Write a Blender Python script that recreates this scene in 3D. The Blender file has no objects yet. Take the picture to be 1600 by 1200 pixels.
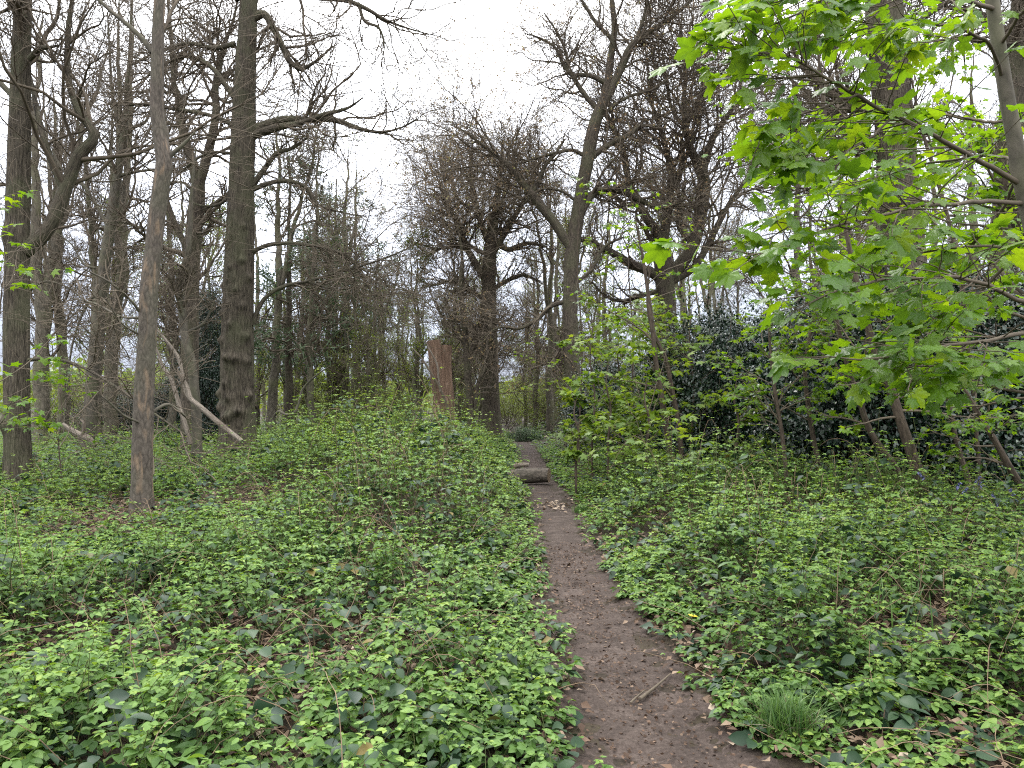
import bpy, math
import numpy as np
from mathutils import Vector

# ------------------------------------------------------------------ camera, sky, sun, exposure
SC = bpy.context.scene
COL = SC.collection
CAM_H, FPX, PITCH = 1.6, 1204.0, math.radians(1.43)
cam_data = bpy.data.cameras.new("camera")
cam = bpy.data.objects.new("camera", cam_data)
COL.objects.link(cam)
cam.location = (0, 0, CAM_H)
cam.rotation_euler = (math.pi / 2 + PITCH, 0, 0)
cam_data.sensor_width = 36.0
cam_data.lens = FPX / 1600 * 36
cam_data.clip_start, cam_data.clip_end = 0.05, 3000
SC.camera = cam
SC.view_settings.view_transform = 'Standard'
SC.view_settings.look = 'None'
SC.view_settings.exposure = 0.32
SC.view_settings.gamma = 1.0
SC.render.engine = 'CYCLES'
SC.cycles.max_bounces = 5
SC.cycles.diffuse_bounces = 3
SC.cycles.glossy_bounces = 2
SC.cycles.transmission_bounces = 3
SC.cycles.use_denoising = False
SC.cycles.pixel_filter_type = 'BLACKMAN_HARRIS'
SC.cycles.filter_width = 1.15

SUN_AZ, SUN_EL = math.radians(-10), math.radians(52)      # azimuth measured from +Y towards +X
sd = Vector((math.sin(SUN_AZ) * math.cos(SUN_EL), math.cos(SUN_AZ) * math.cos(SUN_EL), math.sin(SUN_EL)))
world = bpy.data.worlds.new("World")
SC.world = world
world.use_nodes = True
wt = world.node_tree
wt.nodes.clear()


def wnode(kind, **kw):
    n = wt.nodes.new(kind)
    for k, v in kw.items():
        setattr(n, k, v)
    return n


sky = wnode('ShaderNodeTexSky', sky_type='NISHITA', sun_disc=False, sun_elevation=SUN_EL, sun_rotation=SUN_AZ)
bg_sky = wnode('ShaderNodeBackground')
bg_sky.inputs['Strength'].default_value = 0.1
wt.links.new(sky.outputs[0], bg_sky.inputs['Color'])
geo = wnode('ShaderNodeTexCoord')
sep = wnode('ShaderNodeSeparateXYZ')
wt.links.new(geo.outputs['Generated'], sep.inputs[0])
ramp = wnode('ShaderNodeMapRange')           # overcast: the zenith is brighter than the horizon
ramp.inputs['From Min'].default_value, ramp.inputs['From Max'].default_value = 0.0, 0.9
ramp.inputs['To Min'].default_value, ramp.inputs['To Max'].default_value = 0.52, 5.4
wt.links.new(sep.outputs['Z'], ramp.inputs['Value'])
dot = wnode('ShaderNodeVectorMath', operation='DOT_PRODUCT')
dot.inputs[1].default_value = (math.sin(math.radians(-8)) * math.cos(math.radians(30)), math.cos(math.radians(-8)) * math.cos(math.radians(30)), math.sin(math.radians(30)))
wt.links.new(geo.outputs['Generated'], dot.inputs[0])
glow = wnode('ShaderNodeMapRange', interpolation_type='SMOOTHSTEP')     # bright cloud in front of the sun
glow.inputs['From Min'].default_value, glow.inputs['From Max'].default_value = 0.84, 1.0
glow.inputs['To Min'].default_value, glow.inputs['To Max'].default_value = 0.0, 1.6
wt.links.new(dot.outputs['Value'], glow.inputs['Value'])
cl = wnode('ShaderNodeTexNoise')
cl.inputs['Scale'].default_value, cl.inputs['Detail'].default_value = 3.0, 5.0
wt.links.new(geo.outputs['Generated'], cl.inputs['Vector'])
clr = wnode('ShaderNodeMapRange')
clr.inputs['From Min'].default_value, clr.inputs['From Max'].default_value = 0.3, 0.7
clr.inputs['To Min'].default_value, clr.inputs['To Max'].default_value = 0.78, 1.15
wt.links.new(cl.outputs[0], clr.inputs['Value'])
add = wnode('ShaderNodeMath', operation='ADD')
wt.links.new(ramp.outputs[0], add.inputs[0])
wt.links.new(glow.outputs[0], add.inputs[1])
mul = wnode('ShaderNodeMath', operation='MULTIPLY')
wt.links.new(add.outputs[0], mul.inputs[0])
wt.links.new(clr.outputs[0], mul.inputs[1])
bg_cloud = wnode('ShaderNodeBackground')
tint = wnode('ShaderNodeValToRGB')
tint.color_ramp.elements[0].position, tint.color_ramp.elements[0].color = 0.04, (0.72, 0.80, 1.0, 1)
tint.color_ramp.elements[1].position, tint.color_ramp.elements[1].color = 0.45, (0.97, 0.98, 1.0, 1)
wt.links.new(sep.outputs['Z'], tint.inputs[0])
wt.links.new(tint.outputs[0], bg_cloud.inputs['Color'])
wt.links.new(mul.outputs[0], bg_cloud.inputs['Strength'])
mixw = wnode('ShaderNodeMixShader')
mixw.inputs[0].default_value = 0.9
wt.links.new(bg_sky.outputs[0], mixw.inputs[1])
wt.links.new(bg_cloud.outputs[0], mixw.inputs[2])
wout = wnode('ShaderNodeOutputWorld')
wt.links.new(mixw.outputs[0], wout.inputs['Surface'])

sun_data = bpy.data.lights.new("sun", 'SUN')
sun_data.energy, sun_data.angle, sun_data.color = 1.5, math.radians(12), (1.0, 0.96, 0.88)
sun = bpy.data.objects.new("sun", sun_data)
COL.objects.link(sun)
sun.location = (0, 0, 40)
sun.rotation_euler = (-sd).to_track_quat('-Z', 'Y').to_euler()

# ------------------------------------------------------------------ helpers
RNG = np.random.default_rng(11)
ORG = {}
CP, SP = math.cos(PITCH), math.sin(PITCH)


def at(px, py, Y):
    """World point at depth Y that lies in the direction of a photograph pixel."""
    dx, dy = (px - 800) / FPX, (600 - py) / FPX
    d = np.array([dx, CP - dy * SP, SP + dy * CP])
    return np.array([0, 0, CAM_H]) + d * (Y / d[1])


def sstep(a, b, x):
    t = np.clip((np.asarray(x, float) - a) / (b - a), 0, 1)
    return t * t * (3 - 2 * t)


def _h(i, j, k):
    n = (i * 374761393 + j * 668265263 + k * 2147483647) & 0xFFFFFFFF
    n = ((n ^ (n >> 13)) * 1274126177) & 0xFFFFFFFF
    n = n ^ (n >> 16)
    return (n & 0xFFFF) / 32767.5 - 1.0


def vnoise(p):
    p = np.asarray(p, float)
    i = np.floor(p).astype(np.int64)
    f = p - i
    f = f * f * (3 - 2 * f)
    out = 0
    for a in (0, 1):
        for b in (0, 1):
            for c in (0, 1):
                w = (f[..., 0] if a else 1 - f[..., 0]) * (f[..., 1] if b else 1 - f[..., 1]) * (f[..., 2] if c else 1 - f[..., 2])
                out = out + w * _h(i[..., 0] + a, i[..., 1] + b, i[..., 2] + c)
    return out


def fbm(p, o=3):
    p = np.asarray(p, float)
    s, a = 0, 1.0
    for k in range(o):
        s = s + a * vnoise(p * 2 ** k + 17.3 * k)
        a *= 0.5
    return s / (2 - 2 ** (1 - o))


def n2(x, y, sc, o=3, seed=0.0):
    x, y = np.broadcast_arrays(np.asarray(x, float), np.asarray(y, float))
    return fbm(np.stack([x * sc, y * sc, np.full(x.shape, seed + 0.37)], -1), o)


def unit(v):
    return v / np.maximum(np.linalg.norm(v, axis=-1, keepdims=True), 1e-9)


class MB:
    """Collects quads and triangles, then links them as one mesh object."""

    def __init__(s):
        s.v, s.q, s.t, s.bc, s.ti, s.mq, s.mt, s.n = [], [], [], [], [], [], [], 0

    def add(s, V, Q=None, T=None, bc=None, tint=None, mat=0):
        V = np.asarray(V, np.float32).reshape(-1, 3)
        m = len(V)
        if m == 0:
            return
        s.v.append(V)
        s.bc.append(V if bc is None else np.asarray(bc, np.float32).reshape(-1, 3))
        s.ti.append(np.broadcast_to(np.asarray(0.5 if tint is None else tint, np.float32), (m,)))
        if Q is not None and len(Q):
            Q = np.asarray(Q, np.int32).reshape(-1, 4)
            s.q.append(Q + s.n)
            s.mq.append(np.full(len(Q), mat, np.int32))
        if T is not None and len(T):
            T = np.asarray(T, np.int32).reshape(-1, 3)
            s.t.append(T + s.n)
            s.mt.append(np.full(len(T), mat, np.int32))
        s.n += m

    def build(s, name, mats, parent=None, smooth=True, loc=None):
        V = np.concatenate(s.v)
        org = np.zeros(3)
        if parent is not None:
            org = ORG[parent.name]
        elif loc is not None:
            org = np.asarray(loc, float)
        V = (V - org).astype(np.float32)
        Q = np.concatenate(s.q) if s.q else np.zeros((0, 4), np.int32)
        T = np.concatenate(s.t) if s.t else np.zeros((0, 3), np.int32)
        me = bpy.data.meshes.new(name)
        me.vertices.add(len(V))
        me.vertices.foreach_set("co", V.ravel())
        me.loops.add(Q.size + T.size)
        me.loops.foreach_set("vertex_index", np.concatenate([Q.ravel(), T.ravel()]))
        me.polygons.add(len(Q) + len(T))
        st = np.concatenate([np.arange(len(Q)) * 4, Q.size + np.arange(len(T)) * 3]).astype(np.int32)
        me.polygons.foreach_set("loop_start", st)
        mats = mats if isinstance(mats, (list, tuple)) else [mats]
        for m in mats:
            me.materials.append(m)
        if len(mats) > 1:
            me.polygons.foreach_set("material_index", np.concatenate(s.mq + s.mt))
        me.update(calc_edges=True)
        if smooth:
            me.polygons.foreach_set("use_smooth", np.ones(len(me.polygons), bool))
        a = me.attributes.new("bc", 'FLOAT_VECTOR', 'POINT')
        a.data.foreach_set("vector", np.concatenate(s.bc).ravel())
        a = me.attributes.new("tint", 'FLOAT', 'POINT')
        a.data.foreach_set("value", np.concatenate(s.ti).astype(np.float32))
        o = bpy.data.objects.new(name, me)
        COL.objects.link(o)
        if parent is not None:
            o.parent = parent
        else:
            o.location = org
        ORG[o.name] = org
        return o


def tag(o, label=None, cat=None, group=None, kind=None):
    for k, v in (('label', label), ('category', cat), ('group', group), ('kind', kind)):
        if v:
            o[k] = v
    return o


def thing(name, loc, label, cat, group=None):
    o = bpy.data.objects.new(name, None)
    COL.objects.link(o)
    o.location = tuple(float(c) for c in loc)
    o.empty_display_size = 0.2
    ORG[o.name] = np.asarray(loc, float)
    return tag(o, label, cat, group)


def copy_thing(o, loc, rz=0.0, sc=1.0, label=None, group=None, cat=None, tilt=(0, 0)):
    c = o.copy()
    COL.objects.link(c)
    c.location = tuple(float(q) for q in loc)
    c.rotation_euler = (tilt[0], tilt[1], rz)
    c.scale = (sc, sc, sc) if np.isscalar(sc) else sc
    tag(c, label, cat, group)
    for ch in list(o.children):
        d = ch.copy()
        COL.objects.link(d)
        d.parent = c
        for g in list(ch.children):
            e = g.copy()
            COL.objects.link(e)
            e.parent = d
    return c


def tube(P, R, S, seed=0.0, mult=None, ref=None):
    """P (N,K,3) centre lines, R (N,K) radii -> verts, quads, bark coordinates."""
    P = np.asarray(P, float)
    R = np.asarray(R, float)
    if P.ndim == 2:
        P, R = P[None], R[None]
    N, K = R.shape
    T = unit(np.gradient(P, axis=1))
    md = np.abs(P[:, -1] - P[:, 0])
    ref = np.eye(3)[np.argmin(md, axis=1)][:, None, :] if ref is None else np.asarray(ref, float)[None, None, :]
    A = unit(ref - (ref * T).sum(-1, keepdims=True) * T)
    B = np.cross(T, A)
    th = np.linspace(0, 2 * math.pi, S, endpoint=False)
    rr = R[:, :, None] * (np.ones((1, 1, S)) if mult is None else mult)
    V = P[:, :, None, :] + rr[..., None] * (np.cos(th)[None, None, :, None] * A[:, :, None, :] + np.sin(th)[None, None, :, None] * B[:, :, None, :])
    i = np.arange(N)[:, None, None] * K * S
    k = np.arange(K - 1)[None, :, None] * S
    j = np.arange(S)[None, None, :]
    j2 = (np.arange(S)[None, None, :] + 1) % S
    Q = np.stack([i + k + j, i + k + j2, i + k + S + j2, i + k + S + j], -1).reshape(-1, 4)
    seg = np.linalg.norm(np.diff(P, axis=1), axis=-1)
    al = np.concatenate([np.zeros((N, 1)), np.cumsum(seg, 1)], 1)
    r0 = R.max(axis=1)[:, None, None]
    off = (np.arange(N) * 7.31 + seed)[:, None, None]
    bc = np.stack([np.broadcast_to(np.cos(th) * r0, (N, K, S)), np.broadcast_to(np.sin(th) * r0, (N, K, S)), np.broadcast_to(al[:, :, None] + off, (N, K, S))], -1)
    return V, Q, bc


def spline(pts, K):
    """Catmull-Rom through pts (n,d), K samples evenly along the chord length."""
    p = np.asarray(pts, float)
    s = np.concatenate([[0], np.cumsum(np.linalg.norm(np.diff(p[:, :3], axis=0), axis=1))])
    m = np.gradient(p, s, axis=0)
    u = np.linspace(0, s[-1], K)
    i = np.clip(np.searchsorted(s, u, side='right') - 1, 0, len(s) - 2)
    h = (s[i + 1] - s[i])[:, None]
    t = ((u - s[i]) / (s[i + 1] - s[i]))[:, None]
    return (2 * t ** 3 - 3 * t ** 2 + 1) * p[i] + (t ** 3 - 2 * t ** 2 + t) * h * m[i] + (-2 * t ** 3 + 3 * t ** 2) * p[i + 1] + (t ** 3 - t ** 2) * h * m[i + 1]


def spawn(P, R, n, t0=.15, t1=1., ang=.9, angv=.25, ln=.5, lnv=.35, fall=.5, K=6, wig=.2, up=.0, rr=.5, rend=.003, rmax=9, bylen=True, rng=None):
    """n child branches along the parents' centre lines."""
    rng = rng or RNG
    N, K0 = R.shape
    pl = np.linalg.norm(np.diff(P, axis=1), axis=-1).sum(1)
    idx = rng.choice(N, n, p=pl / pl.sum()) if bylen else np.arange(n) % N
    t = rng.uniform(t0, t1, n)
    f = t * (K0 - 1)
    i = np.clip(np.floor(f).astype(int), 0, K0 - 2)
    fr = (f - i)[:, None]
    pos = P[idx, i] * (1 - fr) + P[idx, i + 1] * fr
    tan = unit(P[idx, i + 1] - P[idx, i])
    rad = R[idx, i] * (1 - fr[:, 0]) + R[idx, i + 1] * fr[:, 0]
    pr = rng.normal(size=(n, 3))
    pr = unit(pr - (pr * tan).sum(1, keepdims=True) * tan)
    a = rng.normal(ang, angv, n)[:, None]
    d = tan * np.cos(a) + pr * np.sin(a)
    L = (ln if np.isscalar(ln) and ln >= 1.5 else pl[idx] * ln) * (1 - fall * t) * rng.uniform(1 - lnv, 1 + lnv, n)
    C = np.empty((n, K, 3))
    C[:, 0] = pos
    for k in range(1, K):
        d = unit(d + rng.normal(size=(n, 3)) * wig + np.array([0, 0, up]))
        C[:, k] = C[:, k - 1] + d * (L / (K - 1))[:, None]
    r0 = np.minimum(rad * rr, rmax)[:, None]
    r0 = np.maximum(r0, rend)
    CR = r0 + (rend - r0) * np.linspace(0, 1, K)[None] ** .8
    return C, CR


# leaf templates: x across, y along, z along the normal; unit length
def leaflet(ys, ws, fold=.12, droop=.15, wave=0.0):
    V, Q = [], []
    for k, (y, w) in enumerate(zip(ys, ws)):
        z = -droop * y * y + wave * (1 if k % 2 else -1)
        V += [(-w, y, z + fold * w * 2), (0, y, z), (w, y, z + fold * w * 2)]
    for k in range(len(ys) - 1):
        a = k * 3
        Q += [(a, a + 1, a + 4, a + 3), (a + 1, a + 2, a + 5, a + 4)]
    return np.array(V), np.array(Q), None


LEAF_HI = leaflet([0, .12, .35, .6, .82, 1], [.01, .2, .34, .31, .18, .005], .14, .22)
LEAF_MID = leaflet([0, .4, 1], [.02, .36, .01], .14, .2)
LEAF_LOW = (np.array([(0, 0, 0), (.34, .45, .05), (0, 1, -.1), (-.34, .45, .05)]), np.array([(0, 1, 2, 3)]), None)
LEAF_LONG = leaflet([0, .2, .5, .8, 1], [.01, .1, .14, .08, .004], .2, .35)


def palmate():
    """Five-lobed maple leaf, petiole joint at the origin, tip at y = 1 (before centring)."""
    lobes = [(0, 1.0), (52, .9), (-52, .9), (108, .58), (-108, .58)]
    out = []
    ang = np.linspace(-172, 172, 61)
    for a in ang:
        r = .2
        for c, m in lobes:
            d = abs(a - c) / (33 if m > .7 else 28)
            r = max(r, m * (1 - .52 * min(d, 1.0) ** 1.15) if d <= 1 else 0)
        out.append(r)
    r = np.array(out)
    r = np.maximum(r, np.interp(np.abs(ang), [0, 130, 172], [.60, .46, .14]))
    r[1:-1:3] *= .93                                     # teeth
    r[2:-1:6] *= 1.05
    a = np.radians(ang)
    V = [(0, 0, 0)]
    for fr in (.5, 1.0):
        for q, s in zip(a, r):
            x, y = math.sin(q) * s * fr, math.cos(q) * s * fr
            vein = 0.045 * math.cos(math.radians(np.degrees(q) * 6.6))
            V.append((x, y, vein * fr - .26 * (s * fr) ** 2 + .05 * abs(x)))
    n = len(a)
    T = [(0, 1 + k + 1, 1 + k) for k in range(n - 1)]
    Q = [(1 + k, 1 + k + 1, 1 + n + k + 1, 1 + n + k) for k in range(n - 1)]
    V = np.array(V) * .72
    return V, np.array(Q), np.array(T)


LEAF_MAPLE = palmate()


def palmate_low():
    ang = np.radians([-165, -108, -80, -52, -26, 0, 26, 52, 80, 108, 165])
    r = np.array([.15, .55, .4, .88, .52, 1, .52, .88, .4, .55, .15])
    V = [(0, 0, 0)] + [(math.sin(a) * s * .72, math.cos(a) * s * .72, -.2 * s * s) for a, s in zip(ang, r)]
    return np.array(V), None, np.array([(0, k + 2, k + 1) for k in range(10)])


LEAF_MAPLE_LOW = palmate_low()


def leaves(mb, pos, axis, nrm, L, tpl, tint, mat=0):
    tv, tq, tt = tpl
    n, m = len(pos), len(tv)
    if n == 0:
        return
    axis = unit(axis)
    nrm = unit(nrm - (nrm * axis).sum(1, keepdims=True) * axis)
    x = np.cross(axis, nrm)
    L = np.broadcast_to(np.asarray(L, float), (n,))
    V = pos[:, None, :] + L[:, None, None] * (tv[None, :, 0:1] * x[:, None] + tv[None, :, 1:2] * axis[:, None] + tv[None, :, 2:3] * nrm[:, None])
    off = (np.arange(n) * m)[:, None, None]
    Q = (tq[None] + off).reshape(-1, 4) if tq is not None else None
    T = (tt[None] + off).reshape(-1, 3) if tt is not None else None
    ti = np.repeat(np.broadcast_to(tint, (n,)), m)
    bc = np.broadcast_to(tv[None], (n, m, 3))
    mb.add(V, Q, T, bc=bc, tint=ti, mat=mat)


# ------------------------------------------------------------------ materials
def mat(name):
    m = bpy.data.materials.new(name)
    m.use_nodes = True
    nt = m.node_tree
    nt.nodes.clear()
    return m, nt


def N(nt, kind, **kw):
    n = nt.nodes.new(kind)
    for k, v in kw.items():
        if k.startswith('i_'):
            n.inputs[k[2:].replace('_', ' ')].default_value = v
        else:
            setattr(n, k, v)
    return n


def ramp_node(nt, stops):
    r = nt.nodes.new('ShaderNodeValToRGB')
    e = r.color_ramp.elements
    while len(e) < len(stops):
        e.new(0.5)
    for q, (p, c) in zip(e, stops):
        q.position = p
        q.color = (*c, 1)
    return r


def leaf_mat(name, stops, trans=.35, tcol=None, rough=.45, spec=.5, vein=0.0):
    m, nt = mat(name)
    L = nt.links.new
    a = N(nt, 'ShaderNodeAttribute', attribute_name='tint')
    r = ramp_node(nt, stops)
    L(a.outputs['Fac'], r.inputs[0])
    b = N(nt, 'ShaderNodeBsdfPrincipled', i_Roughness=rough)
    b.inputs['Specular IOR Level'].default_value = spec
    col = r.outputs[0]
    if vein:
        bc = N(nt, 'ShaderNodeAttribute', attribute_name='bc')
        nz = N(nt, 'ShaderNodeTexNoise', i_Scale=9.0, i_Detail=3.0)
        L(bc.outputs['Vector'], nz.inputs['Vector'])
        mr = N(nt, 'ShaderNodeMapRange')
        mr.inputs['From Min'].default_value, mr.inputs['From Max'].default_value = .3, .7
        mr.inputs['To Min'].default_value, mr.inputs['To Max'].default_value = 1 - vein, 1 + vein
        L(nz.outputs[0], mr.inputs['Value'])
        vm = N(nt, 'ShaderNodeVectorMath', operation='SCALE')
        L(col, vm.inputs[0])
        L(mr.outputs[0], vm.inputs['Scale'])
        col = vm.outputs[0]
        bp = N(nt, 'ShaderNodeBump', i_Strength=.35, i_Distance=.01)
        L(nz.outputs[0], bp.inputs['Height'])
        L(bp.outputs[0], b.inputs['Normal'])
    L(col, b.inputs['Base Color'])
    t = N(nt, 'ShaderNodeBsdfTranslucent')
    if tcol:
        mx = N(nt, 'ShaderNodeMix', data_type='RGBA', blend_type='MULTIPLY')
        mx.inputs['Factor'].default_value = 1
        L(col, mx.inputs['A'])
        mx.inputs['B'].default_value = (*tcol, 1)
        L(mx.outputs['Result'], t.inputs['Color'])
    else:
        L(col, t.inputs['Color'])
    x = N(nt, 'ShaderNodeMixShader')
    x.inputs[0].default_value = trans
    L(b.outputs[0], x.inputs[1])
    L(t.outputs[0], x.inputs[2])
    o = N(nt, 'ShaderNodeOutputMaterial')
    L(x.outputs[0], o.inputs['Surface'])
    return m


def bark_mat(name, dark, light, moss=None, mossamt=.4, sc=(20, 20, 5.0), bump=.8, patch=None):
    m, nt = mat(name)
    L = nt.links.new
    a = N(nt, 'ShaderNodeAttribute', attribute_name='bc')
    mp = N(nt, 'ShaderNodeMapping')
    mp.inputs['Scale'].default_value = sc
    L(a.outputs['Vector'], mp.inputs['Vector'])
    n1 = N(nt, 'ShaderNodeTexNoise', i_Scale=1.0, i_Detail=9.0, i_Roughness=.72)
    L(mp.outputs[0], n1.inputs['Vector'])
    vo = N(nt, 'ShaderNodeTexVoronoi', feature='DISTANCE_TO_EDGE')
    vo.inputs['Scale'].default_value = 1.3
    L(mp.outputs[0], vo.inputs['Vector'])
    ml = N(nt, 'ShaderNodeMath', operation='MULTIPLY_ADD')
    L(vo.outputs['Distance'], ml.inputs[0])
    ml.inputs[1].default_value = .7
    L(n1.outputs[0], ml.inputs[2])
    r = ramp_node(nt, [(.38, dark), (.62, tuple((x + y) / 2 for x, y in zip(dark, light))), (.95, light)])
    L(ml.outputs[0], r.inputs[0])
    col = r.outputs[0]
    n2_ = N(nt, 'ShaderNodeTexNoise', i_Scale=1.7, i_Detail=4.0)
    L(a.outputs['Vector'], n2_.inputs['Vector'])
    for c, amt, lo in ((moss, mossamt, .45), (patch, .85, .56)):
        if c:
            mr = N(nt, 'ShaderNodeMapRange')
            mr.inputs['From Min'].default_value, mr.inputs['From Max'].default_value = lo, lo + .16
            mr.inputs['To Max'].default_value = amt
            if c is patch:
                n3 = N(nt, 'ShaderNodeTexNoise', i_Scale=3.0, i_Detail=4.0, i_Distortion=.6)
                mq = N(nt, 'ShaderNodeMapping')
                mq.inputs['Scale'].default_value = (3, 3, .7)
                mq.inputs['Location'].default_value = (4, 9, 2)
                L(a.outputs['Vector'], mq.inputs['Vector'])
                L(mq.outputs[0], n3.inputs['Vector'])
                L(n3.outputs[0], mr.inputs['Value'])
            else:
                L(n2_.outputs[0], mr.inputs['Value'])
            mx = N(nt, 'ShaderNodeMix', data_type='RGBA')
            L(mr.outputs[0], mx.inputs['Factor'])
            L(col, mx.inputs['A'])
            mx.inputs['B'].default_value = (*c, 1)
            col = mx.outputs['Result']
    bp = N(nt, 'ShaderNodeBump', i_Strength=bump, i_Distance=.03)
    L(ml.outputs[0], bp.inputs['Height'])
    b = N(nt, 'ShaderNodeBsdfPrincipled', i_Roughness=.85)
    b.inputs['Specular IOR Level'].default_value = .25
    L(col, b.inputs['Base Color'])
    L(bp.outputs[0], b.inputs['Normal'])
    o = N(nt, 'ShaderNodeOutputMaterial')
    L(b.outputs[0], o.inputs['Surface'])
    return m


def soil_mat(name, stops, scale=9.0, bump=.7, big=None, vec='Object'):
    m, nt = mat(name)
    L = nt.links.new
    tc = N(nt, 'ShaderNodeTexCoord')
    n1 = N(nt, 'ShaderNodeTexNoise', i_Scale=scale, i_Detail=9.0, i_Roughness=.72)
    L(tc.outputs[vec], n1.inputs['Vector'])
    n2_ = N(nt, 'ShaderNodeTexNoise', i_Scale=scale * 11, i_Detail=4.0, i_Roughness=.7)
    L(tc.outputs[vec], n2_.inputs['Vector'])
    mx = N(nt, 'ShaderNodeMix', data_type='FLOAT')
    mx.inputs['Factor'].default_value = .45
    L(n1.outputs[0], mx.inputs['A'])
    L(n2_.outputs[0], mx.inputs['B'])
    r = ramp_node(nt, stops)
    L(mx.outputs['Result'], r.inputs[0])
    bp = N(nt, 'ShaderNodeBump', i_Strength=bump, i_Distance=.02)
    L(mx.outputs['Result'], bp.inputs['Height'])
    b = N(nt, 'ShaderNodeBsdfPrincipled', i_Roughness=.9)
    b.inputs['Specular IOR Level'].default_value = .2
    L(r.outputs[0], b.inputs['Base Color'])
    L(bp.outputs[0], b.inputs['Normal'])
    o = N(nt, 'ShaderNodeOutputMaterial')
    L(b.outputs[0], o.inputs['Surface'])
    return m


M = {}
M['bramble'] = leaf_mat('bramble_young', [(0, (.022, .055, .014)), (.4, (.075, .15, .032)), (.75, (.145, .25, .055)), (1, (.23, .32, .065))], .38, (1.4, 1.25, .45), .52, .26)
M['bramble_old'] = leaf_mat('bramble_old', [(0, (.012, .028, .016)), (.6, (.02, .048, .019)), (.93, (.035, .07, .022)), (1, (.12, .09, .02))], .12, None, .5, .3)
M['maple'] = leaf_mat('maple_leaf', [(0, (.05, .12, .014)), (.5, (.105, .21, .016)), (1, (.17, .265, .02))], .55, (1.6, 1.4, .4), .42, .5, .12)
M['sprout'] = leaf_mat('sprout_leaf', [(0, (.06, .12, .022)), (.5, (.13, .21, .035)), (1, (.22, .28, .05))], .45, (1.4, 1.3, .45), .5, .35)
M['lime'] = leaf_mat('spring_leaf', [(0, (.08, .12, .03)), (.5, (.14, .19, .045)), (1, (.22, .25, .06))], .45, (1.3, 1.3, .5), .5, .4)
M['holly'] = leaf_mat('holly_leaf', [(0, (.006, .016, .01)), (.6, (.014, .034, .018)), (1, (.03, .06, .024))], .06, None, .3, .6)
M['ivy'] = leaf_mat('ivy_leaf', [(0, (.01, .025, .012)), (1, (.03, .06, .025))], .08, None, .38, .5)
M['needle'] = leaf_mat('pine_needle', [(0, (.04, .075, .035)), (1, (.085, .13, .055))], .2, None, .5, .3)
M['bud'] = leaf_mat('oak_bud', [(0, (.20, .125, .07)), (.6, (.30, .21, .12)), (1, (.26, .26, .10))], .4, None, .6, .2)
M['grass'] = leaf_mat('grass_blade', [(0, (.035, .09, .022)), (1, (.12, .21, .045))], .35, None, .45, .4)
M['litter'] = leaf_mat('dead_leaf', [(0, (.045, .026, .016)), (.5, (.12, .075, .05)), (.92, (.22, .16, .11)), (1, (.36, .29, .22))], .12, None, .7, .2)
M['petal'] = leaf_mat('bluebell_petal', [(0, (.10, .11, .26)), (1, (.22, .22, .42))], .3, None, .5, .3)
M['yellow'] = leaf_mat('yellow_leaf', [(0, (.6, .45, .02)), (1, (.75, .6, .05))], .3, None, .5, .3)
M['cane'] = bark_mat('dry_cane', (.09, .06, .04), (.28, .20, .125), sc=(40, 40, 6), bump=.2)
M['stalk'] = bark_mat('green_stalk', (.035, .05, .016), (.10, .11, .035), sc=(40, 40, 6), bump=.2)
M['oak'] = bark_mat('oak_bark', (.018, .014, .011), (.15, .122, .09), (.095, .10, .05), .4)
M['chestnut'] = bark_mat('ridged_bark', (.014, .011, .008), (.165, .138, .10), (.09, .095, .05), .5, sc=(30, 30, 4.0), bump=1.0)
M['dead'] = bark_mat('peeling_bark', (.045, .037, .03), (.15, .125, .10), (.08, .085, .05), .3, (16, 16, 7), .6, patch=(.25, .175, .115))
M['smooth'] = bark_mat('smooth_bark', (.05, .045, .035), (.15, .13, .10), (.09, .10, .045), .4, (7, 7, 4), .25)
M['wood'] = bark_mat('wood_bark', (.045, .04, .03), (.19, .165, .125), (.13, .14, .06), .4, (9, 9, 4), .4)
M['twig'] = bark_mat('twig_bark', (.06, .048, .035), (.175, .14, .10), sc=(9, 9, 2), bump=.2)
M['palewood'] = bark_mat('pale_wood', (.085, .07, .056), (.33, .28, .225), None, 0, (30, 30, 3), .7, patch=(.10, .075, .055))
M['stumpwood'] = bark_mat('red_wood', (.065, .04, .028), (.31, .2, .135), None, 0, (30, 30, 1.6), 1.0, patch=(.36, .25, .18))
M['cutwood'] = soil_mat('cut_wood', [(.3, (.16, .10, .07)), (.7, (.42, .32, .24))], 20, .3)
M['logbark'] = bark_mat('log_bark', (.032, .027, .022), (.15, .125, .10), (.09, .095, .06), .25, (14, 14, 7), .6)
M['sapling'] = bark_mat('sapling_bark', (.03, .022, .016), (.12, .09, .066), None, 0, (20, 20, 5), .3)
M['soil'] = soil_mat('path_soil', [(.3, (.015, .011, .009)), (.5, (.048, .035, .029)), (.64, (.095, .073, .062)), (.78, (.18, .15, .13))], 4, 1.0)
M['ground'] = soil_mat('woodland_floor', [(.3, (.010, .008, .006)), (.5, (.03, .022, .015)), (.7, (.05, .042, .022))], 3, .8)

# ------------------------------------------------------------------ the ground and the path
PY = np.array([-30, 0, 3.38, 4.6, 7.1, 9, 11.3, 13.5, 16, 21.4, 28, 35, 45, 80, 700])
PX = np.array([1.1, .85, .70, .66, .60, .62, .67, .62, .48, .54, .47, .38, -.2, -2, -10])
PW = np.array([.40, .39, .365, .32, .26, .27, .31, .30, .30, .28, .27, .27, .3, .3, .3])


def path_x(y):
    return np.interp(y, PY, PX)


def path_w(y):
    return np.interp(y, PY, PW)


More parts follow.
